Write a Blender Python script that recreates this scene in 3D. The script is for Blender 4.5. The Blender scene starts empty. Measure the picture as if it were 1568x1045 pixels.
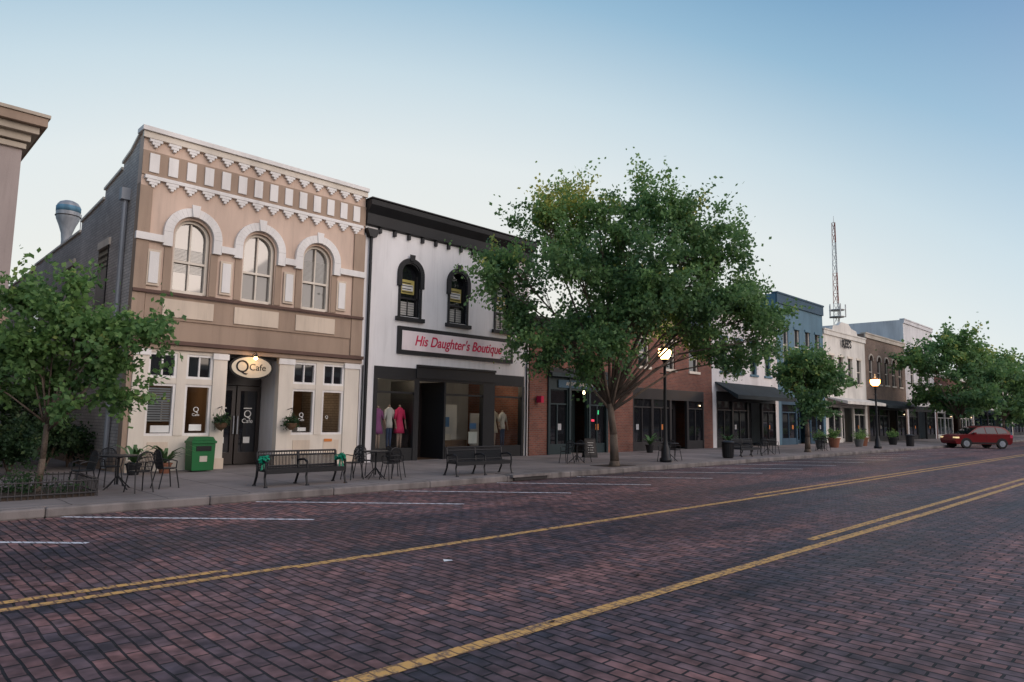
import bpy, math, random
import numpy as np
from math import *
from mathutils import Vector, Matrix
random.seed(7); rng=np.random.default_rng(7)
S=bpy.context.scene
COL=S.collection

# ------------------------------------------------------------ materials
MATS={}
def newmat(name):
    m=bpy.data.materials.new(name); m.use_nodes=True
    nt=m.node_tree; b=nt.nodes["Principled BSDF"]
    return m,nt,b
def N(nt,t,**k):
    n=nt.nodes.new(t)
    for a,v in k.items(): setattr(n,a,v)
    return n
def paint(name,col,rough=0.7,var=0.12,scale=1.2,dirt=0.25,bump=0.15,spec=0.3,metal=0.0,fine=40,streak=0.0):
    m,nt,b=newmat(name); L=nt.links
    tc=N(nt,'ShaderNodeTexCoord')
    n1=N(nt,'ShaderNodeTexNoise'); n1.inputs['Scale'].default_value=scale; n1.inputs['Detail'].default_value=6
    mp=N(nt,'ShaderNodeMapping'); mp.inputs['Scale'].default_value=(1,1,0.35)
    L.new(tc.outputs['Object'],mp.inputs[0]); L.new(mp.outputs[0],n1.inputs['Vector'])
    n2=N(nt,'ShaderNodeTexNoise'); n2.inputs['Scale'].default_value=fine; n2.inputs['Detail'].default_value=3
    L.new(tc.outputs['Object'],n2.inputs['Vector'])
    r=N(nt,'ShaderNodeValToRGB')
    c=np.array(col)
    r.color_ramp.elements[0].position=0.3; r.color_ramp.elements[0].color=(*(c*(1-dirt)),1)
    r.color_ramp.elements[1].position=0.62; r.color_ramp.elements[1].color=(*np.minimum(c*(1+var),0.95),1)
    L.new(n1.outputs['Fac'],r.inputs[0]); src=r.outputs[0]
    if streak>0:
        m2=N(nt,'ShaderNodeMapping'); m2.inputs['Scale'].default_value=(7,7,0.5); n3=N(nt,'ShaderNodeTexNoise'); n3.inputs['Scale'].default_value=1; n3.inputs['Detail'].default_value=5; n3.inputs['Roughness'].default_value=0.7
        L.new(tc.outputs['Object'],m2.inputs[0]); L.new(m2.outputs[0],n3.inputs['Vector'])
        mr=N(nt,'ShaderNodeMapRange'); mr.inputs[1].default_value=0.5; mr.inputs[2].default_value=0.75; mr.inputs[3].default_value=1.0; mr.inputs[4].default_value=1-streak
        L.new(n3.outputs['Fac'],mr.inputs[0]); sc=N(nt,'ShaderNodeVectorMath',operation='SCALE'); L.new(src,sc.inputs[0]); L.new(mr.outputs[0],sc.inputs['Scale']); src=sc.outputs[0]
    L.new(src,b.inputs['Base Color'])
    bp=N(nt,'ShaderNodeBump'); bp.inputs['Strength'].default_value=bump; bp.inputs['Distance'].default_value=0.02
    L.new(n2.outputs['Fac'],bp.inputs['Height']); L.new(bp.outputs[0],b.inputs['Normal'])
    b.inputs['Roughness'].default_value=rough; b.inputs['Specular IOR Level'].default_value=spec; b.inputs['Metallic'].default_value=metal
    MATS[name]=m; return m
def brick(name,c1,c2,mort,bw=0.2,bh=0.07,ms=0.008,flat=False,rough=0.85,bump=0.4):
    m,nt,b=newmat(name); L=nt.links
    tc=N(nt,'ShaderNodeTexCoord'); sp=N(nt,'ShaderNodeSeparateXYZ'); cb=N(nt,'ShaderNodeCombineXYZ')
    L.new(tc.outputs['Object'],sp.inputs[0])
    if flat:
        L.new(sp.outputs['Y'],cb.inputs[0]); L.new(sp.outputs['X'],cb.inputs[1])
    else:
        ad=N(nt,'ShaderNodeMath'); L.new(sp.outputs['X'],ad.inputs[0]); L.new(sp.outputs['Y'],ad.inputs[1])
        L.new(ad.outputs[0],cb.inputs[0]); L.new(sp.outputs['Z'],cb.inputs[1])
    nz=N(nt,'ShaderNodeTexNoise'); nz.inputs['Scale'].default_value=1.3; nz.inputs['Detail'].default_value=3
    L.new(cb.outputs[0],nz.inputs['Vector'])
    vs=N(nt,'ShaderNodeVectorMath',operation='SCALE'); L.new(nz.outputs['Color'],vs.inputs[0]); vs.inputs['Scale'].default_value=0.09 if flat else 0.0
    va=N(nt,'ShaderNodeVectorMath',operation='ADD'); L.new(cb.outputs[0],va.inputs[0]); L.new(vs.outputs[0],va.inputs[1])
    bt=N(nt,'ShaderNodeTexBrick'); L.new(va.outputs[0],bt.inputs['Vector'])
    bt.inputs['Scale'].default_value=1; bt.inputs['Brick Width'].default_value=bw; bt.inputs['Row Height'].default_value=bh
    bt.inputs['Mortar Size'].default_value=ms; bt.inputs['Mortar Smooth'].default_value=0.3; bt.inputs['Bias'].default_value=0.0
    bt.inputs['Color1'].default_value=(*c1,1); bt.inputs['Color2'].default_value=(*c2,1); bt.inputs['Mortar'].default_value=(*mort,1)
    n1=N(nt,'ShaderNodeTexNoise'); n1.inputs['Scale'].default_value=0.45; n1.inputs['Detail'].default_value=8; n1.inputs['Roughness'].default_value=0.65
    L.new(tc.outputs['Object'],n1.inputs['Vector'])
    mr=N(nt,'ShaderNodeMapRange'); mr.inputs[1].default_value=0.3; mr.inputs[2].default_value=0.7; mr.inputs[3].default_value=0.62; mr.inputs[4].default_value=1.3
    L.new(n1.outputs['Fac'],mr.inputs[0])
    mx=N(nt,'ShaderNodeVectorMath',operation='SCALE'); L.new(bt.outputs['Color'],mx.inputs[0]); L.new(mr.outputs[0],mx.inputs['Scale'])
    L.new(mx.outputs[0],b.inputs['Base Color'])
    bp=N(nt,'ShaderNodeBump'); bp.inputs['Strength'].default_value=bump; bp.inputs['Distance'].default_value=0.02; bp.invert=True
    L.new(bt.outputs['Fac'],bp.inputs['Height']); L.new(bp.outputs[0],b.inputs['Normal'])
    b.inputs['Roughness'].default_value=rough; b.inputs['Specular IOR Level'].default_value=0.3
    MATS[name]=m; return m
def emis(name,col,st):
    m,nt,b=newmat(name); b.inputs['Base Color'].default_value=(*col,1)
    b.inputs['Emission Color'].default_value=(*col,1); b.inputs['Emission Strength'].default_value=st
    MATS[name]=m; return m
def pane(name,col,rough=0.03,spec=1.0):
    m,nt,b=newmat(name); L=nt.links
    tc=N(nt,'ShaderNodeTexCoord'); n=N(nt,'ShaderNodeTexNoise'); n.inputs['Scale'].default_value=1.5
    L.new(tc.outputs['Object'],n.inputs['Vector'])
    bp=N(nt,'ShaderNodeBump'); bp.inputs['Strength'].default_value=0.12; L.new(n.outputs['Fac'],bp.inputs['Height'])
    L.new(bp.outputs[0],b.inputs['Normal'])
    b.inputs['Base Color'].default_value=(*col,1); b.inputs['Roughness'].default_value=rough; b.inputs['Specular IOR Level'].default_value=spec
    MATS[name]=m; return m
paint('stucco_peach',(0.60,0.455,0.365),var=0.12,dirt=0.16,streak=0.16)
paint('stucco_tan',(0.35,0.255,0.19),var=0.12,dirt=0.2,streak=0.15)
paint('trim_white',(0.78,0.75,0.72),var=0.1,dirt=0.14,streak=0.12)
paint('trim_cream',(0.70,0.63,0.54),var=0.1,dirt=0.15,streak=0.1)
paint('panel_cream',(0.64,0.53,0.42),var=0.1,dirt=0.15,streak=0.15)
paint('sill_brown',(0.12,0.07,0.055))
paint('white_wall',(0.81,0.79,0.79),var=0.06,dirt=0.10,streak=0.13)
paint('black_paint',(0.018,0.018,0.02),rough=0.5)
paint('black_metal',(0.013,0.013,0.015),rough=0.45,spec=0.35)
paint('dark_frame',(0.03,0.028,0.03),rough=0.4)
paint('dark_door',(0.025,0.018,0.016),rough=0.35,spec=0.5)
paint('dark_green',(0.02,0.035,0.04),rough=0.5)
paint('blue_grey',(0.09,0.17,0.23),dirt=0.15,streak=0.15)
paint('dark_blue',(0.04,0.08,0.12),dirt=0.15)
paint('pale_wall',(0.62,0.61,0.62),dirt=0.15,streak=0.2)
paint('offwhite',(0.66,0.63,0.58),dirt=0.15,streak=0.2)
paint('beige_wall',(0.46,0.41,0.35),dirt=0.25)
paint('neighbor_wall',(0.36,0.30,0.28),dirt=0.12,streak=0.15)
paint('neighbor_trim',(0.48,0.41,0.33),dirt=0.2)
paint('interior_dark',(0.06,0.055,0.055))
paint('interior_grey',(0.35,0.36,0.38))
paint('interior_pale',(0.60,0.58,0.56))
paint('interior_warm',(0.22,0.15,0.10))
paint('awning',(0.02,0.03,0.035),rough=0.8)
paint('bin_green',(0.008,0.12,0.032),rough=0.45)
paint('bow_green',(0.0,0.22,0.12),rough=0.4)
paint('pink',(0.75,0.05,0.16)); paint('cloth_white',(0.75,0.74,0.72)); paint('cloth_beige',(0.5,0.45,0.38)); paint('cloth_purple',(0.35,0.12,0.3)); paint('denim',(0.05,0.08,0.16))
paint('skin_mannequin',(0.45,0.33,0.27)); paint('paper',(0.75,0.75,0.72)); paint('paper_yellow',(0.50,0.42,0.13)); paint('paper_blue',(0.12,0.25,0.45)); paint('paper_orange',(0.6,0.2,0.05))
paint('sign_ink',(0.60,0.02,0.08)); paint('sign_board',(0.82,0.71,0.71)); paint('sign_beige',(0.62,0.56,0.44)); paint('ink_black',(0.015,0.015,0.015))
paint('terracotta',(0.24,0.10,0.06)); paint('glazed_grey',(0.12,0.12,0.12),rough=0.4); paint('wicker',(0.12,0.07,0.04)); paint('bark',(0.14,0.105,0.08),scale=6,bump=0.8,dirt=0.5); paint('soil',(0.05,0.035,0.025))
paint('roofing',(0.10,0.10,0.10)); paint('galv',(0.30,0.32,0.35),rough=0.5,metal=0.2); paint('mast_red',(0.35,0.10,0.07)); paint('mast_white',(0.6,0.58,0.55)); paint('band_blue',(0.10,0.22,0.32))
paint('curtain',(0.45,0.44,0.41)); paint('rubber',(0.02,0.02,0.02)); paint('iron',(0.05,0.045,0.045),rough=0.6)
paint('car_red',(0.15,0.003,0.006),rough=0.3,spec=0.4,bump=0,dirt=0.05,var=0.05)
paint('kerb',(0.21,0.185,0.175),dirt=0.5,scale=3); paint('litter',(0.7,0.7,0.7)); paint('dead_leaf',(0.08,0.045,0.03))
paint('leaf_flat',(0.06,0.13,0.045),rough=0.5)
brick('brick_red',(0.25,0.09,0.06),(0.16,0.064,0.048),(0.18,0.155,0.14))
brick('brick_brown',(0.23,0.16,0.12),(0.17,0.115,0.09),(0.2,0.18,0.16))
brick('brick_painted',(0.54,0.50,0.47),(0.45,0.415,0.39),(0.26,0.24,0.23),bw=0.22,bh=0.08)
pane('glass_dark',(0.012,0.013,0.016)); pane('glass_curtain',(0.17,0.155,0.14),0.03,1.3)
emis('glow_warm',(1.0,0.55,0.2),18); emis('glow_amber',(1.0,0.36,0.07),26); emis('glow_soft',(1.0,0.7,0.4),6); emis('glow_red',(1,0.05,0.12),0.5); emis('glow_green',(0.05,0.8,0.3),0.3)
emis('car_lamp',(0.8,0.6,0.3),0.8)
m,nt,b=newmat('shop_glass'); nt.nodes.remove(b)
out=nt.nodes['Material Output']; tr=N(nt,'ShaderNodeBsdfTransparent'); tr.inputs[0].default_value=(0.84,0.88,0.88,1)
gl=N(nt,'ShaderNodeBsdfGlossy'); gl.inputs['Roughness'].default_value=0.02
fr=N(nt,'ShaderNodeFresnel'); fr.inputs[0].default_value=1.5
mx=N(nt,'ShaderNodeMixShader'); nt.links.new(fr.outputs[0],mx.inputs[0]); nt.links.new(tr.outputs[0],mx.inputs[1]); nt.links.new(gl.outputs[0],mx.inputs[2]); nt.links.new(mx.outputs[0],out.inputs[0])
MATS['shop_glass']=m
def road_mat():
    m=brick('road_brick',(0.265,0.140,0.125),(0.118,0.092,0.102),(0.026,0.022,0.024),bw=0.235,bh=0.105,ms=0.010,flat=True,rough=0.66,bump=1.0)
    nt=m.node_tree; b=nt.nodes["Principled BSDF"]; L=nt.links
    src=b.inputs['Base Color'].links[0].from_socket
    tc=N(nt,'ShaderNodeTexCoord'); mp=N(nt,'ShaderNodeMapping'); mp.inputs['Scale'].default_value=(0.05,0.62,1)
    n=N(nt,'ShaderNodeTexNoise'); n.inputs['Scale'].default_value=1.0; n.inputs['Detail'].default_value=6; n.inputs['Roughness'].default_value=0.6
    L.new(tc.outputs['Object'],mp.inputs[0]); L.new(mp.outputs[0],n.inputs['Vector'])
    r=N(nt,'ShaderNodeValToRGB'); r.color_ramp.elements[0].position=0.42; r.color_ramp.elements[0].color=(0.42,0.48,0.58,1)
    r.color_ramp.elements[1].position=0.58; r.color_ramp.elements[1].color=(1.16,1.04,1.02,1)
    L.new(n.outputs['Fac'],r.inputs[0])
    vn=N(nt,'ShaderNodeTexNoise'); vn.inputs['Scale'].default_value=6.5; vn.inputs['Detail'].default_value=2
    L.new(tc.outputs['Object'],vn.inputs['Vector'])
    mr=N(nt,'ShaderNodeMapRange'); mr.inputs[1].default_value=0.35; mr.inputs[2].default_value=0.7; mr.inputs[3].default_value=0.6; mr.inputs[4].default_value=1.5
    L.new(vn.outputs['Fac'],mr.inputs[0])
    v1=N(nt,'ShaderNodeVectorMath',operation='MULTIPLY'); L.new(src,v1.inputs[0]); L.new(r.outputs[0],v1.inputs[1])
    v2=N(nt,'ShaderNodeVectorMath',operation='SCALE'); L.new(v1.outputs[0],v2.inputs[0]); L.new(mr.outputs[0],v2.inputs['Scale'])
    L.new(v2.outputs[0],b.inputs['Base Color'])
    rr=N(nt,'ShaderNodeMapRange'); rr.inputs[1].default_value=0.35; rr.inputs[2].default_value=0.65; rr.inputs[3].default_value=0.52; rr.inputs[4].default_value=0.8; L.new(n.outputs['Fac'],rr.inputs[0]); L.new(rr.outputs[0],b.inputs['Roughness'])
    b.inputs['Specular IOR Level'].default_value=0.28
road_mat()
def road_paint(name,col,wear):
    m,nt,b=newmat(name); L=nt.links
    tc=N(nt,'ShaderNodeTexCoord'); n=N(nt,'ShaderNodeTexNoise'); n.inputs['Scale'].default_value=9; n.inputs['Detail'].default_value=8; n.inputs['Roughness'].default_value=0.75
    L.new(tc.outputs['Object'],n.inputs['Vector'])
    r=N(nt,'ShaderNodeValToRGB'); r.color_ramp.elements[0].position=wear; r.color_ramp.elements[1].position=wear+0.13
    r.color_ramp.elements[0].color=(0.13,0.09,0.085,1); r.color_ramp.elements[1].color=(*col,1)
    sp=N(nt,'ShaderNodeSeparateXYZ'); cb=N(nt,'ShaderNodeCombineXYZ'); L.new(tc.outputs['Object'],sp.inputs[0]); L.new(sp.outputs['Y'],cb.inputs[0]); L.new(sp.outputs['X'],cb.inputs[1])
    bt=N(nt,'ShaderNodeTexBrick'); bt.inputs['Scale'].default_value=1; bt.inputs['Brick Width'].default_value=0.235; bt.inputs['Row Height'].default_value=0.105; bt.inputs['Mortar Size'].default_value=0.008
    L.new(cb.outputs[0],bt.inputs['Vector'])
    mx=N(nt,'ShaderNodeMix'); mx.data_type='RGBA'; L.new(bt.outputs['Fac'],mx.inputs[0]); L.new(r.outputs[0],mx.inputs[6]); mx.inputs[7].default_value=(col[0]*0.3,col[1]*0.3,col[2]*0.3+0.02,1)
    L.new(n.outputs['Fac'],r.inputs[0]); L.new(mx.outputs[2],b.inputs['Base Color']); b.inputs['Roughness'].default_value=0.7
    MATS[name]=m
road_paint('line_yellow',(0.74,0.40,0.12),0.39); road_paint('line_white',(0.76,0.75,0.78),0.36)
brick('sidewalk_concrete',(0.25,0.215,0.205),(0.21,0.185,0.175),(0.08,0.07,0.07),bw=1.4,bh=1.4,ms=0.012,flat=True,rough=0.85,bump=0.3)
paint('ground_mat',(0.07,0.07,0.06),dirt=0.3,scale=0.2)
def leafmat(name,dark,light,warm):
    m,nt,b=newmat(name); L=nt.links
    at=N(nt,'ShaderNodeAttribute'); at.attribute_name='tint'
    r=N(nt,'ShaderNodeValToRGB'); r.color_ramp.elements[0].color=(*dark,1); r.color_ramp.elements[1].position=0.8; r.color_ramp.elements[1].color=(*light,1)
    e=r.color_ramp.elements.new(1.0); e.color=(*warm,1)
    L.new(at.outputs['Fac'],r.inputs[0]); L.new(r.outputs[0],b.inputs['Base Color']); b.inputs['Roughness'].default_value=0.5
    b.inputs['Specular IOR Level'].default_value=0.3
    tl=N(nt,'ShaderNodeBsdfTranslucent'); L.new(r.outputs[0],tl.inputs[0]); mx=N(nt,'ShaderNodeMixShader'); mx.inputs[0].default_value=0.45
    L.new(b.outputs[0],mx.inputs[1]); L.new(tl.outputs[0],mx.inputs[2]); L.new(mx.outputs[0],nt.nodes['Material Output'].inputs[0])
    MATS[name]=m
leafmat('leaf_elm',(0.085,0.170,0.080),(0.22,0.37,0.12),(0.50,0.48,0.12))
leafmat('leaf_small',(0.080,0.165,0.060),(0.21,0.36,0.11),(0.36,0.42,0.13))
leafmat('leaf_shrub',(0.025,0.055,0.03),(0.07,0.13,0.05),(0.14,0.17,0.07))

# ------------------------------------------------------------ mesh helpers
def empty(name):
    o=bpy.data.objects.new(name,None); COL.objects.link(o); o.empty_display_size=0.3; return o
class B:
    def __init__(s,name,parent=None): s.n=name;s.p=parent;s.v=[];s.f=[];s.m=[];s.sl=[]
    def mi(s,mat):
        if mat not in s.sl: s.sl.append(mat)
        return s.sl.index(mat)
    def poly(s,pts,mat):
        k=len(s.v); s.v+= [tuple(p) for p in pts]; s.f.append(tuple(range(k,k+len(pts)))); s.m.append(s.mi(mat))
    def box(s,x0,x1,y0,y1,z0,z1,mat):
        k=len(s.v); s.v+=[(x0,y0,z0),(x1,y0,z0),(x1,y1,z0),(x0,y1,z0),(x0,y0,z1),(x1,y0,z1),(x1,y1,z1),(x0,y1,z1)]
        for q in ((0,3,2,1),(4,5,6,7),(0,1,5,4),(1,2,6,5),(2,3,7,6),(3,0,4,7)):
            s.f.append(tuple(k+i for i in q)); s.m.append(s.mi(mat))
        return s
    def prism(s,pts,y0,y1,mat,axis='y'):
        n=len(pts);k=len(s.v)
        if axis=='y': s.v+=[(a,y0,b) for a,b in pts]+[(a,y1,b) for a,b in pts]
        elif axis=='x': s.v+=[(y0,a,b) for a,b in pts]+[(y1,a,b) for a,b in pts]
        s.f.append(tuple(k+i for i in range(n))); s.f.append(tuple(k+n+i for i in reversed(range(n))))
        for i in range(n):
            j=(i+1)%n; s.f.append((k+i,k+n+i,k+n+j,k+j))
        s.m+=[s.mi(mat)]*(n+2); return s
    def tube(s,p0,p1,r0,r1,mat,n=8,cap=True):
        p0=Vector(p0);p1=Vector(p1);d=(p1-p0)
        if d.length<1e-6: return s
        d.normalize(); a=d.orthogonal().normalized(); c=d.cross(a); k=len(s.v)
        for p,r in ((p0,r0),(p1,r1)):
            for i in range(n):
                t=2*pi*i/n; q=p+(a*cos(t)+c*sin(t))*r; s.v.append(tuple(q))
        for i in range(n):
            j=(i+1)%n; s.f.append((k+i,k+j,k+n+j,k+n+i)); s.m.append(s.mi(mat))
        if cap:
            s.f.append(tuple(k+i for i in reversed(range(n)))); s.f.append(tuple(k+n+i for i in range(n))); s.m+=[s.mi(mat)]*2
        return s
    def path(s,pts,r,mat,n=6):
        for a,b in zip(pts[:-1],pts[1:]): s.tube(a,b,r,r,mat,n)
        return s
    def lathe(s,c,prof,mat,n=14,sx=1,sy=1):
        k=len(s.v)
        for r,z in prof:
            for i in range(n):
                t=2*pi*i/n; s.v.append((c[0]+r*cos(t)*sx,c[1]+r*sin(t)*sy,c[2]+z))
        for a in range(len(prof)-1):
            for i in range(n):
                j=(i+1)%n; s.f.append((k+a*n+i,k+a*n+j,k+(a+1)*n+j,k+(a+1)*n+i)); s.m.append(s.mi(mat))
        s.f.append(tuple(k+i for i in reversed(range(n)))); e=k+(len(prof)-1)*n
        s.f.append(tuple(e+i for i in range(n))); s.m+=[s.mi(mat)]*2
        return s
    def xf(s,M,k0=0):
        for i in range(k0,len(s.v)): s.v[i]=tuple(M@Vector(s.v[i]))
        return s
    def done(s,smooth=False,bevel=0,seg=2):
        me=bpy.data.meshes.new(s.n); me.from_pydata(s.v,[],s.f)
        for x in s.sl: me.materials.append(MATS[x])
        me.polygons.foreach_set('material_index',s.m)
        if smooth: me.polygons.foreach_set('use_smooth',[True]*len(s.f))
        me.update()
        o=bpy.data.objects.new(s.n,me); COL.objects.link(o)
        if s.p: o.parent=s.p
        if bevel:
            md=o.modifiers.new('bevel','BEVEL'); md.width=bevel; md.segments=seg; md.limit_method='ANGLE'
        return o
def arch_z(op,x):
    cx,hw,zb,zs,rise=op; t=max(0,1-((x-cx)/hw)**2); return zs+rise*sqrt(t)
def wall_open(b,x0,x1,z0,z1,y,ops,mat,depth=0.2,rev=None,n=14):
    rev=rev or mat; ops=sorted(ops); cur=x0
    def q(xa,xb,za,zb_): 
        if xb>xa and zb_>za: b.poly([(xa,y,za),(xb,y,za),(xb,y,zb_),(xa,y,zb_)],mat)
    for op in ops:
        cx,hw,zb,zs,rise=op; q(cur,cx-hw,z0,z1); q(cx-hw,cx+hw,z0,zb)
        xs=[cx-hw*cos(pi*i/n) for i in range(n+1)] if rise>0 else [cx-hw,cx+hw]
        for a,c in zip(xs[:-1],xs[1:]):
            za=arch_z(op,a);zc=arch_z(op,c)
            b.poly([(a,y,za),(c,y,zc),(c,y,z1),(a,y,z1)],mat)
            b.poly([(a,y,za),(a,y+depth,za),(c,y+depth,zc),(c,y,zc)],rev)
        for sx in (-hw,hw): b.poly([(cx+sx,y,zb),(cx+sx,y+depth,zb),(cx+sx,y+depth,zs),(cx+sx,y,zs)],rev)
        b.poly([(cx-hw,y,zb),(cx+hw,y,zb),(cx+hw,y+depth,zb),(cx-hw,y+depth,zb)],rev)
        cur=cx+hw
    q(cur,x1,z0,z1)
def ring(b,cx,cz,ri,ro,y0,y1,mat,n=18,rz=1.0):
    for i in range(n):
        t0=pi*i/n;t1=pi*(i+1)/n
        P=lambda r,t:(cx-r*cos(t),cz+r*sin(t)*rz)
        b.prism([P(ri,t0),P(ro,t0),P(ro,t1),P(ri,t1)],y0,y1,mat)
def arched_panel(b,op,y,mat,n=16):
    cx,hw,zb,zs,rise=op
    pts=[(cx-hw,y,zb),(cx+hw,y,zb)]+[(cx+hw*cos(pi*i/n),y,zs+rise*sin(pi*i/n)) for i in range(n+1)]
    b.poly(pts,mat)
def text(name,s,loc,size,mat,parent,ext=0.01,shear=0.0,rotz=0,bold=0.0,sx=1.0):
    c=bpy.data.curves.new(name,'FONT'); c.body=s; c.size=size; c.extrude=ext; c.shear=shear; c.align_x='CENTER'; c.align_y='CENTER'; c.offset=bold
    c.materials.append(MATS[mat]); o=bpy.data.objects.new(name,c); COL.objects.link(o); o.location=loc; o.rotation_euler=(pi/2,0,rotz); o.scale=(sx,1,1)
    if parent: o.parent=parent
    return o
def bulb(parent,loc,power,col=(1,0.62,0.32),r=0.1):
    l=bpy.data.lights.new('bulb','POINT'); l.energy=power; l.color=col; l.shadow_soft_size=r; o=bpy.data.objects.new('bulb',l); COL.objects.link(o); o.location=loc; o.parent=parent
SW=0.15; FY=18.0

# ------------------------------------------------------------ ground
g=B('ground'); g.poly([(-1500,-1500,-0.02),(1500,-1500,-0.02),(1500,1500,-0.02),(-1500,1500,-0.02)],'ground_mat'); g.done()
g=B('brick_road'); g.poly([(-60,-14,0),(600,-14,0),(600,12.2,0),(-60,12.2,0)],'road_brick'); g.done()
g=B('sidewalk'); g.box(-60,600,12.36,18.6,-0.01,SW,'sidewalk_concrete')
g.box(2.5,4.92,18.6,60,-0.01,SW-0.01,'sidewalk_concrete'); g.done()
g=B('kerb'); x=-60
while x<150:
    g.box(x+0.006,x+2.4,12.2,12.36,-0.01,SW-0.002,'kerb'); x+=2.4
g.box(150,600,12.2,12.36,-0.01,SW-0.002,'kerb'); g.done(bevel=0.03)
g=B('far_side_sidewalk'); g.box(-60,600,-20,-14,-0.01,SW,'sidewalk_concrete'); g.done()
g=B('road_markings')
def line(x0,y0,x1,y1,w,mat,z=0.004):
    d=Vector((x1-x0,y1-y0,0)).normalized(); n=Vector((-d.y,d.x,0))*w/2
    g.poly([(x0-n.x,y0-n.y,z),(x1-n.x,y1-n.y,z),(x1+n.x,y1+n.y,z),(x0+n.x,y0+n.y,z)],mat)
line(-40,6.98,3.6,6.84,0.11,'line_yellow'); line(-40,7.22,3.0,7.10,0.11,'line_yellow'); line(3.6,6.80,14.8,6.66,0.13,'line_yellow')
line(14.9,6.66,200,6.66,0.12,'line_yellow'); line(14.4,6.95,200,6.95,0.12,'line_yellow')
line(-4,3.86,3.05,3.70,0.13,'line_yellow'); line(3.05,3.70,14,3.58,0.13,'line_yellow'); line(14,3.58,200,3.58,0.13,'line_yellow'); line(9.6,3.88,200,3.84,0.12,'line_yellow')
for i in range(-2,20):
    xe=2.35+3.0*i
    if xe<1: continue
    line(xe-2.75,12.15,xe,9.6,0.10,'line_white')
g.done()
g=B('storm_drain'); g.box(12.2,13.4,12.15,12.4,0.02,0.157,'iron'); g.box(12.1,13.5,12.1,12.75,0.1,0.162,'kerb'); g.done()
g=B('paper_litter'); g.poly([(4.93,5.98,0.008),(5.02,5.94,0.012),(5.05,6.0,0.008),(4.96,6.04,0.02)],'litter'); g.done()
g=B('leaf_litter')
for i in range(240):
    lx=random.uniform(1,30); ly=random.choice([random.uniform(3,12),random.gauss(11.9,0.2),random.gauss(11.95,0.15)]); s=random.uniform(0.012,0.03); a=random.uniform(0,6.3); ly=min(ly,12.15)
    g.poly([(lx+s*cos(a+k*1.57)*(1.6 if k%2 else 0.9),ly+s*sin(a+k*1.57),0.008+0.008*(k%2)) for k in range(4)],'dead_leaf')
g.done()

# ------------------------------------------------------------ cafe building
E=empty('cafe_building'); x0,x1=4.92,11.3
W=B('walls',E)
wins=[6.22,8.0,9.75]; ops=[(c,0.45,4.57,6.04,0.45) for c in wins]
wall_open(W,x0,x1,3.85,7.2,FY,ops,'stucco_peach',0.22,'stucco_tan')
W.box(x0,x1,FY,FY+0.3,7.2,8.48,'stucco_peach')
W.prism([(18.302,0.1),(18.302,8.45),(18.9,8.2),(19.6,8.05),(19.6,7.9),(21.2,7.7),(21.2,7.45),(23.6,7.25),(23.6,6.95),(30,6.85),(30,6.7),(42,6.6),(42,0.1)],x0+0.002,x0+0.25,'brick_painted','x')
W.box(x0+0.004,x0+0.25,FY+0.003,FY+0.3,0.1,7.198,'stucco_tan')
W.box(x0+0.25,x1-0.01,FY+0.3,42,6.1,6.4,'roofing'); W.box(x1-0.22,x1-0.003,FY+0.302,42,0.1,7.6,'brick_painted')
W.box(x0+0.25,x1,FY,FY+0.25,3.3,3.85,'stucco_tan')
for (ya,za,yb,zb) in ((18.302,8.45,18.9,8.2),(18.9,8.2,19.6,8.05),(19.6,7.9,21.2,7.7),(21.2,7.45,23.6,7.25),(23.6,6.95,30,6.85),(30,6.7,42,6.6)):
    W.prism([(ya,za+0.002),(yb,zb+0.002),(yb,zb+0.07),(ya,za+0.07)],x0-0.05,x0+0.3,'trim_cream','x')
W.done()
T=B('facade_trim',E)
y=FY
T.box(x0-0.02,x0+0.27,y-0.06,y-0.002,3.36,7.12,'stucco_tan'); T.box(x1-0.36,x1+0.02,y-0.06,y-0.002,3.36,7.12,'stucco_tan')
T.box(x0-0.01,x1+0.01,y-0.035,y-0.002,7.40,8.02,'stucco_tan')
T.box(x0-0.08,x1+0.03,y-0.16,y+0.3,8.482,8.6,'trim_white'); T.box(x0-0.04,x1+0.02,y-0.10,y-0.002,8.32,8.478,'trim_cream')
for zt in (8.32,7.36):
    if zt<8: T.box(x0+0.06,x1-0.1,y-0.10,y-0.002,zt-0.06,zt+0.03,'trim_white')
    for i in range(14):
        cx=5.18+0.445*i
        zz=zt-0.062 if zt<8 else zt-0.002
        T.box(cx-0.15,cx+0.15,y-0.09,y-0.002,zz-0.07,zz,'trim_white')
        T.box(cx-0.09,cx+0.09,y-0.088,y-0.002,zz-0.14,zz-0.072,'trim_white')
        T.box(cx-0.035,cx+0.035,y-0.086,y-0.002,zz-0.20,zz-0.142,'trim_white')
for i in range(14):
    cx=5.18+0.445*i; T.box(cx-0.115,cx+0.115,y-0.07,y-0.037,7.48,7.96,'trim_white')
edges=[x0+0.0]
for c in wins: edges+= [c-0.70,c+0.70]
edges.append(x1+0.0)
for a,b_ in zip(edges[0::2],edges[1::2]): T.box(a-(0.05 if a==x0 else 0),b_+(0.04 if b_==x1 else 0),y-0.12,y-0.002,5.76,5.94,'trim_white')
for c in wins:
    ring(T,c,6.06,0.50,0.72,y-0.11,y-0.002,'trim_white'); T.box(c-0.72,c-0.50,y-0.11,y-0.002,5.70,6.058,'trim_white'); T.box(c+0.50,c+0.72,y-0.11,y-0.002,5.70,6.058,'trim_white')
    T.prism([(c-0.07,6.55),(c+0.07,6.55),(c+0.11,6.86),(c-0.11,6.86)],y-0.15,y-0.112,'trim_white')
    T.box(c-0.66,c-0.47,y-0.03,y-0.002,4.58,5.698,'stucco_tan'); T.box(c+0.47,c+0.66,y-0.03,y-0.002,4.58,5.698,'stucco_tan')
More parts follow.
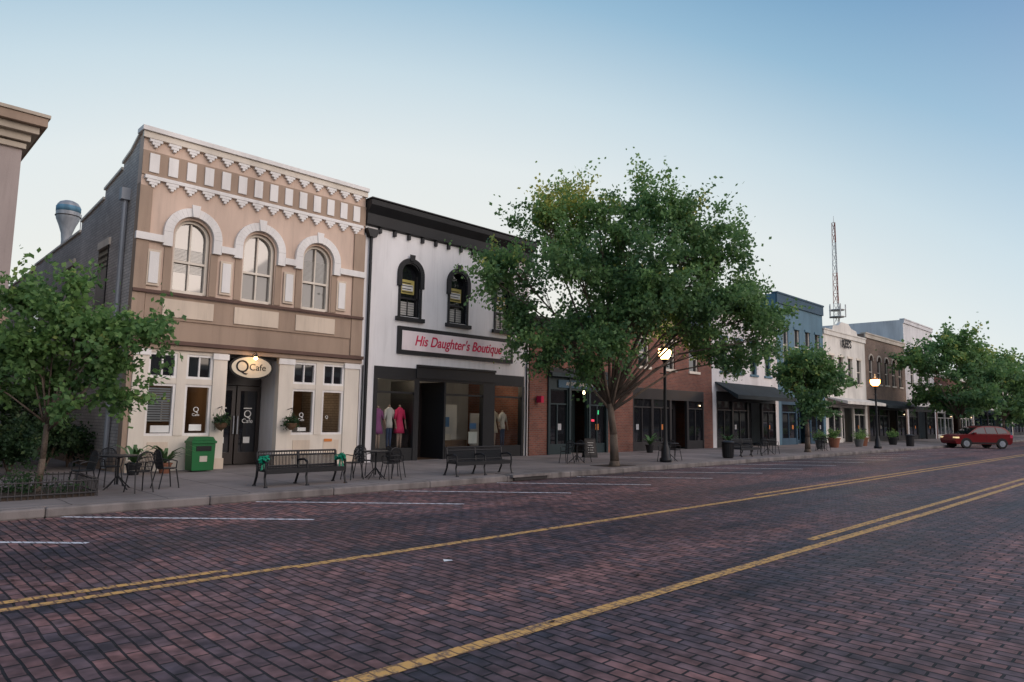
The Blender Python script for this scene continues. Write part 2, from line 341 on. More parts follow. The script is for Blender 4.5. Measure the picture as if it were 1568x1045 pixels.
for c in (5.33,7.11,8.88,10.56): T.box(c-0.11,c+0.11,y-0.085,y-0.062,4.72,5.50,'trim_white'); T.box(c-0.16,c+0.16,y-0.06,y-0.031,4.66,5.56,'panel_cream')
T.box(x0-0.03,x1+0.02,y-0.12,y-0.063,4.47,4.55,'sill_brown')
T.box(x0+0.28,x1-0.37,y-0.04,y-0.002,3.86,4.46,'stucco_tan')
for c in wins: T.box(c-0.62,c+0.62,y-0.075,y-0.042,3.93,4.38,'panel_cream')
T.box(x0-0.06,x1+0.03,y-0.2,y-0.002,3.24,3.34,'sill_brown'); T.box(x0-0.03,x1+0.02,y-0.12,y-0.002,3.12,3.238,'stucco_tan')
T.done(bevel=0.006)
G=B('upper_windows',E)
for k,c in enumerate(wins):
    op=(c,0.45,4.57,6.04,0.45); arched_panel(G,op,y+0.2,'glass_curtain')
    ring(G,c,6.04,0.38,0.45,y+0.10,y+0.195,'trim_cream'); G.box(c-0.45,c-0.38,y+0.1,y+0.195,4.6,6.04,'trim_cream'); G.box(c+0.38,c+0.45,y+0.1,y+0.195,4.6,6.04,'trim_cream')
    G.box(c-0.378,c+0.378,y+0.1,y+0.19,4.58,4.66,'trim_cream'); G.box(c-0.378,c+0.378,y+0.11,y+0.19,5.36,5.42,'trim_cream')
    G.box(c-0.02,c+0.02,y+0.13,y+0.19,4.66,6.4,'trim_cream')
    if k!=1:
        for j in range(18): G.box(c-0.37,c+0.37,y+0.192,y+0.198,5.43+j*0.035-(0.0 if k else 0.3),5.445+j*0.035-(0.0 if k else 0.3),'curtain')
G.done()
F=B('storefront',E)
def shopwin(F,xa,xb,z0,z1,fm,gm='glass_dark',fw=0.06,y=FY,posts=0):
    F.box(xa,xa+fw,y-0.02,y+0.1,z0,z1,fm);F.box(xb-fw,xb,y-0.02,y+0.1,z0,z1,fm)
    F.box(xa+fw,xb-fw,y-0.015,y+0.1,z1-fw,z1,fm);F.box(xa+fw,xb-fw,y-0.015,y+0.1,z0,z0+fw,fm)
    F.poly([(xa+fw,y+0.06,z0+fw),(xb-fw,y+0.06,z0+fw),(xb-fw,y+0.06,z1-fw),(xa+fw,y+0.06,z1-fw)],gm)
    for i in range(posts):
        c=xa+(xb-xa)*(i+1)/(posts+1); F.box(c-0.018,c+0.018,y,y+0.058,z0+fw,z1-fw,fm)
for a,b_ in ((5.04,5.38),(6.93,7.28),(8.72,9.14),(10.78,11.26)):
    F.box(a,b_,y-0.08,y+0.15,SW,3.118,'trim_cream'); F.box(a-0.03,b_+0.03,y-0.11,y+0.15,SW-0.01,0.42,'panel_cream'); F.box(a-0.03,b_+0.03,y-0.11,y-0.081,2.95,3.10,'trim_white')
F.box(x0,5.04,y-0.04,y-0.002,SW,3.118,'stucco_tan')
F.box(5.2,x1-0.23,y+0.125,y+0.2,3.04,3.298,'interior_dark')
for a,m_,c in ((5.38,6.05,6.93),(9.14,9.86,10.78)):
    F.box(a,c,y-0.03,y+0.12,SW,1.0,'trim_cream'); F.box(a,c,y-0.04,y+0.12,2.28,2.42,'trim_cream'); F.box(a,c,y-0.04,y+0.12,3.04,3.118,'trim_cream'); F.box(m_,m_+0.22,y-0.05,y+0.12,1.002,3.04,'trim_cream')
    for p,q in ((a,m_),(m_+0.22,c)):
        shopwin(F,p,q,2.42,3.04,'trim_white',posts=1); shopwin(F,p,q,1.0,2.28,'trim_white','shop_glass')
        F.box(p+0.1,q-0.1,y-0.045,y-0.031,0.35,0.85,'panel_cream')
# dining rooms behind the windows
for a,c in ((5.20,7.25),(8.78,11.05)):
    F.box(a,c,y+3.0,y+3.08,SW,3.2,'interior_warm'); F.poly([(a,y+0.16,SW+0.006),(c,y+0.16,SW+0.006),(c,y+3.0,SW+0.006),(a,y+3.0,SW+0.006)],'wicker'); F.poly([(a,y+0.2,3.02),(c,y+0.2,3.02),(c,y+3.0,3.02),(a,y+3.0,3.02)],'interior_dark')
    F.box((c if a<6 else a)-0.03,(c if a<6 else a)+0.0,y+0.16,y+3.0,SW,3.0,'interior_warm')
    mx_=(a+c)/2
    F.lathe((mx_-0.3,y+1.3,SW),[(0.2,0),(0.03,0.05),(0.03,0.7),(0.35,0.72),(0.35,0.75)],'dark_door'); F.box(mx_-0.5,mx_+0.5,y+2.93,y+2.98,1.3,2.0,'cloth_beige'); F.box(mx_-0.45,mx_+0.45,y+2.91,y+2.925,1.35,1.95,'interior_dark')
    F.box(mx_+0.2,mx_+0.7,y+2.2,y+2.6,SW,1.2,'interior_grey')
    for dx in (-0.5,0.35): F.tube((mx_+dx,y+1.5,2.4),(mx_+dx,y+1.5,3.02),0.008,0.008,'black_metal',4); F.lathe((mx_+dx,y+1.5,2.3),[(0.03,-0.03),(0.06,0.0),(0.05,0.06),(0.02,0.1)],'glow_soft',10)
F.box(7.25,7.28,y+0.15,y+1.1,SW,3.1,'trim_cream'); F.box(8.72,8.76,y+0.15,y+1.1,SW,3.1,'pale_wall'); F.poly([(7.28,y,3.1),(8.72,y,3.1),(8.72,y+1.1,3.1),(7.28,y+1.1,3.1)],'interior_grey')
F.box(7.28,8.72,y+1.0,y+1.1,2.35,3.1,'dark_door'); F.poly([(7.28,y+0.3,SW+0.004),(8.72,y+0.3,SW+0.004),(8.72,y+1.1,SW+0.004),(7.28,y+1.1,SW+0.004)],'kerb')
for a,b_ in ((7.3,7.98),(8.02,8.7)):
    F.box(a,a+0.1,y+0.95,y+1.02,SW+0.03,2.33,'dark_door');F.box(b_-0.1,b_,y+0.95,y+1.02,SW+0.03,2.33,'dark_door')
    F.box(a+0.1,b_-0.1,y+0.95,y+1.02,2.2,2.33,'dark_door');F.box(a+0.1,b_-0.1,y+0.95,y+1.02,SW+0.03,0.5,'dark_door'); F.poly([(a+0.1,y+1.0,0.5),(b_-0.1,y+1.0,0.5),(b_-0.1,y+1.0,2.2),(a+0.1,y+1.0,2.2)],'glass_dark')
    F.box(a+0.25,b_-0.25,y+0.98,y+0.995,0.75,0.92,'paper'); F.box(a+0.22,b_-0.22,y+0.98,y+0.995,1.7,1.73,'paper')
F.box(7.93,7.96,y+0.9,y+0.94,1.0,1.5,'galv'); F.box(8.04,8.07,y+0.9,y+0.94,1.0,1.5,'galv')
F.box(6.45,6.75,y+0.03,y+0.05,1.12,1.28,'paper'); F.box(5.55,5.98,y+0.03,y+0.05,1.08,1.25,'paper'); F.box(10.2,10.45,y-0.06,y-0.05,0.8,0.88,'paper_orange'); F.box(9.4,9.65,y+0.03,y+0.05,1.1,1.2,'paper')
for i in range(14): F.box(5.45,5.98,y+0.065,y+0.075,1.35+i*0.06,1.39+i*0.06,'interior_grey')
F.done()
bulb(E,(6.1,y+1.5,2.1),9,(1,0.62,0.35)); bulb(E,(9.9,y+1.5,2.1),9,(1,0.62,0.35))
for a,zz,sz,s in ((6.6,1.65,0.18,'Q'),(6.6,1.52,0.10,'Cafe'),(9.5,1.55,0.18,'Q'),(9.5,1.42,0.10,'Cafe'),(10.3,1.5,0.12,'Q')):
    text('window_lettering',s,(a,y+0.045,zz),sz,'paper',E,0.002)
for a in (7.64,8.36):
    text('door_lettering','Q',(a,y+0.985,1.55),0.28,'paper',E,0.002); text('door_lettering','Cafe',(a,y+0.985,1.36),0.17,'paper',E,0.002)
O=B('oval_sign',E)
def oval(cx,cz,rx,rz,ya,yb,mat,n=36): O.prism([(cx+rx*cos(2*pi*i/n),cz+rz*sin(2*pi*i/n)) for i in range(n)],ya,yb,mat)
oval(7.92,2.80,0.60,0.33,y-0.10,y-0.04,'ink_black'); oval(7.92,2.80,0.545,0.28,y-0.115,y-0.101,'sign_beige')
O.path([(7.92,y-0.05,3.1),(7.92,y-0.3,3.2),(7.92,y-0.38,3.14)],0.012,'black_metal'); O.lathe((7.92,y-0.32,3.08),[(0.02,0.06),(0.05,0.03),(0.07,0)],'black_metal'); O.lathe((7.92,y-0.32,3.03),[(0.01,-0.04),(0.05,-0.01),(0.045,0.04)],'glow_warm')
O.done(); bulb(E,(7.92,y-0.36,2.93),2.5,r=0.04)
text('sign_lettering','Q',(7.66,y-0.12,2.80),0.46,'ink_black',E,0.004); text('sign_lettering','Cafe',(8.08,y-0.12,2.80),0.25,'ink_black',E,0.004)
D=B('side_details',E)
D.tube((x0-0.08,18.9,0.2),(x0-0.08,18.9,6.9),0.06,0.06,'galv'); D.box(x0-0.2,x0,18.78,19.02,6.9,7.2,'galv')
for yy in (20.8,24.5,29): D.box(x0-0.03,x0+0.01,yy-0.45,yy+0.45,4.3,6.0,'glass_dark'); D.box(x0-0.08,x0+0.012,yy-0.55,yy+0.55,4.18,4.3,'trim_cream'); D.box(x0-0.05,x0+0.012,yy-0.55,yy+0.55,6.0,6.2,'trim_cream')
D.box(x0-0.05,x0+0.0,18.31,42,0.12,0.5,'stucco_tan'); D.done()

# ------------------------------------------------------------ boutique
E=empty('boutique_building'); x0,x1=11.35,18.75; y=FY+0.02
W=B('walls',E); wins=[13.12,15.17,17.36]; ops=[(c,0.38,4.78,6.16,0.38) for c in wins]
wall_open(W,x0,x1,3.11,7.45,y,ops,'white_wall',0.2,'black_paint')
W.box(x0,x1,y,y+0.3,7.45,8.0,'white_wall'); W.box(x0,11.85,y,y+0.2,SW,3.11,'white_wall'); W.box(18.5,x1,y,y+0.2,SW,3.11,'white_wall')
W.box(x0+0.01,x1-0.01,y+0.3,40,7.2,7.4,'roofing'); W.box(x1-0.2,x1-0.002,y+0.302,40,0.1,7.99,'brick_red'); W.box(x0,x0+0.2,y+0.302,40,0.1,7.9,'brick_red')
W.done()
T=B('cornice_and_hoods',E)
T.prism([(y-0.002,7.46),(y-0.12,7.5),(y-0.14,7.85),(y-0.34,8.08),(y-0.36,8.24),(y+0.3,8.26),(y+0.3,8.002),(y-0.002,8.002)],x0-0.03,x1+0.03,'black_paint','x')
T.box(x0-0.05,x1+0.05,y-0.4,y+0.3,8.262,8.30,'dark_frame')
c=x0+0.5
while c<x1: T.box(c-0.05,c+0.05,y-0.1,y-0.003,7.30,7.458,'black_paint'); c+=0.56
for c in wins:
    ring(T,c,6.18,0.37,0.53,y-0.08,y-0.002,'black_paint'); 
    for s_ in (-1,1):
        a,b_=sorted((c+s_*0.37,c+s_*0.53)); T.box(a,b_,y-0.08,y-0.002,5.75,6.178,'black_paint'); a,b_=sorted((c+s_*0.38,c+s_*0.47)); T.box(a,b_,y-0.04,y-0.002,4.75,5.748,'black_paint')
    T.prism([(c-0.08,6.6),(c+0.08,6.6),(c+0.11,6.82),(c-0.11,6.82)],y-0.11,y-0.081,'black_paint')
    T.box(c-0.56,c+0.56,y-0.12,y-0.002,4.62,4.748,'black_paint')
T.done(bevel=0.006)
G=B('upper_windows',E)
for c in wins:
    arched_panel(G,(c,0.38,4.78,6.16,0.38),y+0.18,'glass_dark'); G.box(c-0.38,c+0.38,y+0.08,y+0.175,5.36,5.42,'black_paint')
    G.box(c-0.38,c-0.31,y+0.08,y+0.175,4.78,6.16,'black_paint');G.box(c+0.31,c+0.38,y+0.08,y+0.175,4.78,6.16,'black_paint')
    G.box(c-0.27,c+0.27,y+0.15,y+0.17,5.55,6.02,'paper_yellow'); G.box(c-0.22,c+0.22,y+0.14,y+0.149,5.66,5.86,'paper')
    for j in range(4): G.box(c-0.22,c+0.20-0.06*(j%2),y+0.136,y+0.139,5.60+j*0.1,5.625+j*0.1,'ink_black')
    G.box(c-0.28,c+0.28,y+0.15,y+0.17,4.85,5.28,'curtain'); G.box(c-0.015,c+0.015,y+0.12,y+0.149,4.8,5.36,'black_paint')
    for j in range(5): G.box(c-0.28,c+0.28,y+0.146,y+0.149,4.9+j*0.08,4.915+j*0.08,'interior_dark')
G.done()
Sg=B('sign_board',E); Sg.box(12.66,17.82,y-0.09,y-0.002,3.55,4.44,'black_paint'); Sg.box(12.80,17.68,y-0.10,y-0.091,3.68,4.31,'sign_board'); Sg.done()
text('sign_lettering',"His Daughter's Boutique",(15.25,y-0.105,4.0),0.47,'sign_ink',E,0.006,0.28,0,0.006,0.84)
Dp=B('downspout',E); Dp.tube((11.52,y-0.08,SW),(11.52,y-0.08,7.1),0.05,0.05,'black_metal'); Dp.prism([(11.40,7.1),(11.64,7.1),(11.74,7.35),(11.30,7.35)],y-0.2,y-0.005,'black_metal')
Dp.tube((11.42,y-0.05,SW),(11.42,y-0.05,3.1),0.02,0.02,'black_metal'); Dp.tube((18.62,y-0.05,SW),(18.62,y-0.05,5),0.03,0.03,'black_metal'); Dp.done()
F=B('storefront',E)
F.box(11.85,18.5,y-0.03,y+0.15,2.72,3.11,'black_paint'); F.box(13.45,16.97,y-0.07,y-0.031,2.80,3.17,'black_paint'); F.box(13.45,16.97,y-0.12,y-0.031,3.172,3.24,'black_paint')
for a,b_ in ((11.85,11.97),(13.38,13.58),(16.42,16.97),(18.38,18.5)): F.box(a,b_,y-0.05,y+0.16,SW,2.72,'black_paint')
for a,b_ in ((11.97,13.38),(14.72,16.42),(16.97,18.38)):
    F.box(a,b_,y-0.02,y+0.14,SW,0.55,'black_paint'); F.box(a,b_,y,y+0.1,2.28,2.34,'black_paint')
    F.poly([(a,y+0.05,0.55),(b_,y+0.05,0.55),(b_,y+0.05,2.72),(a,y+0.05,2.72)],'shop_glass')
    F.box(a,b_,y+0.15,y+1.2,0.38,0.5,'interior_grey')
F.box(14.66,14.74,y-0.02,y+1.3,SW,2.72,'black_paint'); F.box(13.4,13.5,y+0.16,y+1.3,SW,2.72,'black_paint')
F.box(13.5,13.62,y+1.2,y+1.28,SW,2.72,'dark_door');F.box(14.54,14.66,y+1.2,y+1.28,SW,2.72,'dark_door');F.box(13.62,14.54,y+1.2,y+1.28,2.15,2.3,'dark_door');F.box(13.62,14.54,y+1.2,y+1.28,SW,0.45,'dark_door')
F.poly([(13.62,y+1.24,0.45),(14.54,y+1.24,0.45),(14.54,y+1.24,2.15),(13.62,y+1.24,2.15)],'shop_glass'); F.box(14.3,14.45,y+1.18,y+1.19,1.3,1.5,'paper')
F.box(11.6,18.6,y+3.2,y+3.3,SW,3.0,'interior_grey'); F.box(11.56,18.54,y+0.2,y+3.2,3.0,3.05,'interior_grey'); F.poly([(11.6,y+0.165,SW+0.005),(18.5,y+0.165,SW+0.005),(18.5,y+3.2,SW+0.005),(11.6,y+3.2,SW+0.005)],'wicker')
F.box(15.0,16.35,y+1.3,y+1.34,0.5,2.0,'interior_pale'); F.box(17.1,18.3,y+1.4,y+1.44,0.5,1.7,'interior_grey'); F.box(12.0,13.35,y+2.6,y+2.65,0.4,2.0,'interior_dark')
F.box(15.85,16.25,y+0.06,y+0.07,0.65,1.05,'paper'); F.box(15.9,16.2,y+0.062,y+0.072,1.15,1.35,'paper_blue'); F.box(15.3,15.75,y+1.0,y+1.02,1.2,1.55,'paper_blue')
F.tube((12.2,y+2.2,1.5),(13.2,y+2.2,1.5),0.015,0.015,'galv')
for i in range(9): F.box(12.25+i*0.1,12.31+i*0.1,y+2.05,y+2.35,0.8,1.45,['pink','cloth_white','denim','cloth_beige','cloth_purple'][i%5])
F.box(15.1,16.2,y+0.55,y+0.9,0.502,0.75,'wicker'); F.box(15.2,15.5,y+0.6,y+0.8,0.75,0.95,'cloth_beige')
for i in range(3): F.lathe((12.6+2.5*i,y+1.2,2.85),[(0.02,0.1),(0.06,0.0),(0.01,-0.05)],'glow_soft')
F.done()
for i in range(3): bulb(E,(12.6+2.5*i,y+0.9,2.68),14,(1,0.78,0.55),0.08)
def mannequin(px,py,top,dress,skirt,lean=0,pants=False):
    M=B('mannequin',E); z0=0.5; h=top-z0
    M.lathe((px,py,z0),[(0.14,0),(0.14,0.02),(0.02,0.03)],'black_metal')
    lm='denim' if pants else 'skin_mannequin'
    for s_ in (-1,1): M.lathe((px+s_*0.055,py,z0+0.03),[(0.03,0),(0.038,0.15*h),(0.05,0.25*h),(0.045,0.3*h),(0.07,0.5*h)],lm,10)
    pr=[(0.20,0.34*h),(0.17,0.45*h),(0.13,0.56*h),(0.10,0.64*h),(0.12,0.72*h),(0.135,0.80*h),(0.12,0.86*h),(0.05,0.9*h)] if skirt else [(0.125,0.45*h),(0.13,0.54*h),(0.10,0.63*h),(0.12,0.72*h),(0.14,0.80*h),(0.12,0.86*h),(0.05,0.9*h)]
    M.lathe((px,py,z0),pr,dress,14,1,0.65)
    M.lathe((px,py,z0),[(0.035,0.89*h),(0.035,0.94*h),(0.01,0.95*h)],'skin_mannequin',10)
    for s_ in (-1,1):
        sh=(px+s_*0.13,py,z0+0.84*h); el=(px+s_*0.20,py-0.02,z0+0.64*h); wr=(px+s_*0.19,py-0.09,z0+0.48*h)
        M.tube(sh,el,0.045,0.035,dress); M.tube(el,wr,0.03,0.02,'skin_mannequin'); M.tube(wr,(wr[0],wr[1]-0.02,wr[2]-0.08),0.025,0.012,'skin_mannequin')
    M.done(True)
mannequin(12.42,y+0.55,1.95,'cloth_purple',True); mannequin(12.82,y+0.5,2.0,'cloth_white',False,pants=True); mannequin(13.17,y+0.42,2.0,'pink',True)
mannequin(17.45,y+0.5,1.95,'cloth_beige',True); mannequin(18.0,y+0.6,1.9,'cloth_white',False,pants=True)

# ------------------------------------------------------------ other buildings
def shopfront(F,xa,xb,zt,y,frame,glass='glass_dark',bays=3,door=None,knee=0.55):
    F.box(xa,xb,y-0.04,y+0.12,zt-0.5,zt,frame)
    w=(xb-xa)/bays
    for i in range(bays):
        a=xa+i*w;b_=a+w; F.box(a,a+0.08,y-0.05,y+0.1,SW,zt-0.5,frame);F.box(b_-0.08,b_,y-0.045,y+0.1,SW,zt-0.5,frame)
        if i==door:
            F.box(a+0.08,b_-0.08,y+0.6,y+0.7,SW,zt-0.5,frame); F.poly([(a+0.3,y+0.59,0.4),(b_-0.3,y+0.59,0.4),(b_-0.3,y+0.59,2.1),(a+0.3,y+0.59,2.1)],glass)
        else:
            F.box(a+0.08,b_-0.08,y-0.02,y+0.1,SW,knee,frame); F.poly([(a+0.08,y+0.04,knee),(b_-0.08,y+0.04,knee),(b_-0.08,y+0.04,zt-0.5),(a+0.08,y+0.04,zt-0.5)],glass); F.box(a+0.08,b_-0.08,y-0.01,y+0.09,2.1,2.16,frame)
            c=a+w/2; F.box(c-0.03,c+0.03,y-0.008,y+0.035,knee,2.1,frame)
            if random.random()<0.6: c=a+random.uniform(0.3,w-0.5); F.box(c,c+0.2,y+0.02,y+0.03,1.1,1.35,random.choice(['interior_grey','interior_grey','cloth_beige','paper_orange']))
            if random.random()<0.35: F.lathe((b_-0.3,y+0.0,2.3),[(0.01,-0.03),(0.03,0),(0.01,0.03)],'glow_soft',6)
def building(name,x0,x1,h,wall,front,wins=(),wz=(4.4,6.0),ww=0.9,zt=3.1,corn='trim_cream',depth=20,bays=3,arch=0.0,y=FY,pier=0.4,pierm=None,sillm='trim_cream',glass='glass_dark',ch=0.3,wframe='trim_cream'):
    E=empty(name); W=B('walls',E)
    ops=[(c,ww/2,wz[0],wz[1],arch) for c in wins]
    wall_open(W,x0,x1,zt,h,y,ops,wall,0.18)
    W.box(x0,x0+0.2,y+0.252,y+depth,SW,h-0.01,wall); W.box(x1-0.2,x1-0.003,y+0.252,y+depth,SW,h-0.01,wall); W.box(x0+0.2,x1-0.2,y+0.252,y+depth,h-0.8,h-0.6,'roofing')
    W.box(x0+0.002,x1-0.005,y+0.003,y+0.25,h-0.6,h-0.012,wall)
    W.box(x0+0.002,x0+0.2,y+0.003,y+0.25,zt,h-0.602,wall); W.box(x1-0.2,x1-0.005,y+0.003,y+0.25,zt,h-0.602,wall)
    pm=pierm or wall
    W.box(x0,x0+pier,y-0.02,y+0.2,SW,zt,pm); W.box(x1-pier,x1,y-0.02,y+0.2,SW,zt,pm); W.done()
    T=B('cornice_and_windows',E)
    T.box(x0-0.02,x1+0.02,y-0.15,y+0.25,h,h+0.1,corn); T.box(x0,x1,y-0.1,y-0.002,h-ch,h-0.002,corn)
    for c in wins:
        arched_panel(T,(c,ww/2,wz[0],wz[1],arch),y+0.15,glass); T.box(c-ww/2-0.08,c+ww/2+0.08,y-0.08,y-0.002,wz[0]-0.12,wz[0],sillm)
        T.box(c-ww/2,c+ww/2,y+0.08,y+0.14,(wz[0]+wz[1])/2-0.03,(wz[0]+wz[1])/2+0.03,wframe)
        T.box(c-ww/2,c-ww/2+0.06,y+0.07,y+0.14,wz[0],wz[1],wframe);T.box(c+ww/2-0.06,c+ww/2,y+0.07,y+0.14,wz[0],wz[1],wframe)
        if arch>0: ring(T,c,wz[1],ww/2+0.01,ww/2+0.13,y-0.06,y-0.002,corn,12,arch/(ww/2))
        else: T.box(c-ww/2-0.08,c+ww/2+0.08,y-0.06,y-0.002,wz[1],wz[1]+0.14,sillm)
    T.done(); F=B('storefront',E); shopfront(F,x0+pier,x1-pier,zt,y+0.02,front,bays=bays,door=bays//2); F.done()
    return E
E=building('brick_shop_building',18.8,24.6,5.4,'brick_red','dark_green',corn='black_paint',bays=3,pier=1.0,zt=3.2)
a=B('shop_details',E); a.box(19.8,23.6,FY-0.28,FY-0.05,3.2,3.35,'dark_green'); a.box(19.8,23.6,FY-0.16,FY-0.05,3.352,3.55,'black_paint'); a.box(20.4,23.0,FY-0.075,FY-0.05,2.78,3.1,'dark_blue')
for c in (19.8,21.05,22.3,23.48): a.box(c,c+0.12,FY-0.09,FY-0.04,SW,3.19,'dark_green')
a.box(19.15,19.3,FY-0.3,FY-0.06,2.15,2.4,'sign_ink')
for c in (20.6,21.7,22.9): a.path([(c,FY-0.16,3.5),(c,FY-0.4,3.6),(c,FY-0.48,3.45)],0.012,'black_metal'); a.lathe((c,FY-0.48,3.36),[(0.10,0),(0.05,0.06),(0.02,0.1)],'black_metal',10)
a.lathe((21.7,FY-0.3,2.6),[(0.02,0.1),(0.06,0),(0.02,-0.06)],'glow_soft')
a.box(23.0,23.10,FY+0.03,FY+0.04,1.75,1.92,'glow_green'); a.box(22.6,22.8,FY+0.03,FY+0.04,1.45,1.54,'glow_red'); a.done()
text('shop_lettering','ANTIQUES & GIFTS',(21.7,FY-0.08,2.94),0.2,'cloth_beige',E,0.003)
E=building('brick_corner_building',24.6,32.6,6.2,'brick_red','dark_frame',corn='brick_brown',wins=(26.4,28.6,30.8),wz=(4.0,5.3),bays=4,pier=0.9,zt=3.0)
def awning(E,x0,x1,z0,z1,out,mat,y=FY):
    a=B('awning',E); a.prism([(y-0.01,z1),(y-out,z0+0.2),(y-out,z0),(y-out+0.03,z0),(y-0.01,z1-0.06)],x0,x1,mat,'x')
    c=x0+0.5
    while c<x1: a.tube((c,y-0.02,z0-0.05),(c,y-out+0.03,z0+0.05),0.015,0.015,'black_metal',5); c+=2.2
    a.done()
E=building('pale_building',32.6,40.5,7.4,'pale_wall','black_paint',corn='offwhite',wins=(33.9,35.6,37.4,39.2),wz=(4.2,6.0),ww=0.8,bays=4,sillm='blue_grey',wframe='blue_grey'); awning(E,32.9,40,2.7,3.6,1.3,'awning')
E=building('blue_building',40.5,47.8,9.4,'blue_grey','dark_blue',corn='dark_blue',wins=(41.8,43.5,45.2,46.8),wz=(5.2,7.4),ww=0.8,bays=3,sillm='blue_grey',wframe='offwhite',ch=0.6)
E=building('white_gabled_building',47.8,56,7.9,'offwhite','offwhite',corn='offwhite',wins=(49.2,51,52.8,54.6),wz=(4.4,6.2),ww=0.9,bays=3)
a=B('gable',E); a.prism([(49.4,8.002),(54.4,8.002),(54.2,8.35),(53.2,8.45),(52.6,8.75),(51.2,8.75),(50.6,8.45),(49.6,8.35)],FY-0.05,FY+0.2,'offwhite'); a.done()
text('gable_lettering',"KEE'S",(51.9,FY-0.13,7.2),0.8,'ink_black',E,0.01,0,0,0.02); awning(E,48,55.8,2.8,3.3,1.4,'offwhite')
E=building('beige_brick_building',56,66,8.4,'brick_brown','dark_frame',corn='beige_wall',wins=(57.3,59.2,61,62.8,64.6),wz=(4.6,6.4),ww=0.9,arch=0.4,bays=4); awning(E,56.3,65.5,2.7,3.4,1.4,'awning')
building('tall_white_building',66,75,10.6,'pale_wall','black_paint',corn='pale_wall',wins=(68,70.5,73),wz=(5,6.8),bays=3,depth=14)
building('low_brick_building',75,90,6.4,'brick_red','offwhite',corn='offwhite',wins=(77,80,83,86,88.5),wz=(4,5.3),bays=5)
E=building('white_shop_building',90,112,5.6,'offwhite','dark_blue',corn='offwhite',wins=(93,97,101,105,109),wz=(3.8,4.9),bays=6); awning(E,91,111,2.6,3.3,1.5,'awning')
building('end_building',112,150,6.6,'brick_brown','dark_frame',wins=tuple(range(115,149,4)),wz=(4,5.4),bays=8)
xx=-40
for i in range(26):
    w_=random.uniform(9,16); h_=random.uniform(4.5,7.2); E=empty('brick_shop_building'); q=B('walls',E); wm=random.choice(['brick_red','brick_brown','beige_wall','brick_red','stucco_tan']); q.box(xx,xx+w_,-40,-20,0,h_,wm)
    q.box(xx,xx+w_,-20,-19.85,h_-0.3,h_+0.1,'trim_cream'); q.box(xx+0.4,xx+w_-0.4,-19.99,-19.95,0.5,2.8,'glass_dark'); q.box(xx+0.2,xx+w_-0.2,-19.99,-18.8,2.9,3.1,'awning')
    if h_>5.5:
        c=xx+1.5
        while c<xx+w_-1: q.box(c-0.45,c+0.45,-19.99,-19.96,3.7,5.1,'glass_dark'); c+=2.2
    q.done(); xx+=w_+0.05

E=empty('neighbor_building'); W=B('walls',E); W.box(-12,2.5,FY,40,0.1,7.45,'neighbor_wall'); W.done()
T=B('cornice',E)
T.box(-12,2.56,FY-0.08,40,7.3,7.42,'neighbor_trim'); T.box(-12,2.62,FY-0.16,40,7.452,7.62,'neighbor_trim'); T.box(-12,2.74,FY-0.3,40,7.622,7.78,'neighbor_trim'); T.box(-12,2.86,FY-0.44,40,7.782,7.98,'stucco_tan'); T.box(-12,2.9,FY-0.48,40,7.982,8.06,'neighbor_trim')
for c in (-8,-5,-2,0.6): T.box(c-0.4,c+0.4,FY-0.01,FY+0.01,4.4,6.4,'glass_dark'); T.box(c-0.5,c+0.5,FY-0.06,FY-0.012,6.4,6.6,'neighbor_trim')
T.box(-12,2.54,FY-0.1,FY-0.002,3.4,3.7,'stucco_tan'); T.done(bevel=0.008)

# ------------------------------------------------------------ masts
E=empty('radio_mast'); M=B('lattice',E); mx_,my_=152.6,54.3; top=45.0
def wd(z): return 1.0-0.6*z/top
for k in range(3):
    for i in range(20):
        z0_=i*top/20; z1_=(i+1)*top/20
        P=lambda k,z:(mx_+wd(z)*cos(2*pi*k/3),my_+wd(z)*sin(2*pi*k/3),z)
        mt='mast_red' if (i//3)%2==0 else 'mast_white'
        M.tube(P(k,z0_),P(k,z1_),0.07,0.07,mt,4); M.tube(P(k,z0_),P((k+1)%3,z1_),0.035,0.035,mt,4); M.tube(P((k+1)%3,z0_),P(k,z1_),0.035,0.035,mt,4); M.tube(P(k,z1_),P((k+1)%3,z1_),0.035,0.035,mt,4)
M.tube((mx_,my_,top),(mx_,my_,top+1.5),0.06,0.04,'mast_white',4)
for z in (24,25.5): M.lathe((mx_,my_,z),[(1.5,0),(1.6,0.1),(1.5,0.2)],'mast_white',10)
for k in range(5): M.tube((mx_+1.7*cos(k*1.3),my_+1.7*sin(k*1.3),24),(mx_+1.7*cos(k*1.3),my_+1.7*sin(k*1.3),26.8),0.12,0.12,'mast_white',5)
M.done()
E=empty('water_tower'); M=B('tank_and_column',E)
wx,wy=26.6,138
M.lathe((wx,wy,0),[(1.2,0),(0.9,6),(0.72,31),(0.85,32.2),(1.3,33.6),(1.75,34.7),(1.85,35.3),(1.85,36.6),(1.75,37.2),(1.4,37.7),(0.8,38.0),(0.1,38.1)],'galv',24); M.lathe((wx,wy,0),[(1.88,36.0),(1.89,36.9),(1.8,37.0)],'band_blue',24); M.lathe((wx,wy,0),[(1.95,35.2),(1.97,35.3),(1.85,35.35)],'iron',24)
M.tube((wx+2.0,wy,31),(wx+2.0,wy,36),0.07,0.07,'galv'); M.tube((wx+2.0,wy,31),(wx+0.7,wy,30.4),0.07,0.07,'galv'); M.done(True)

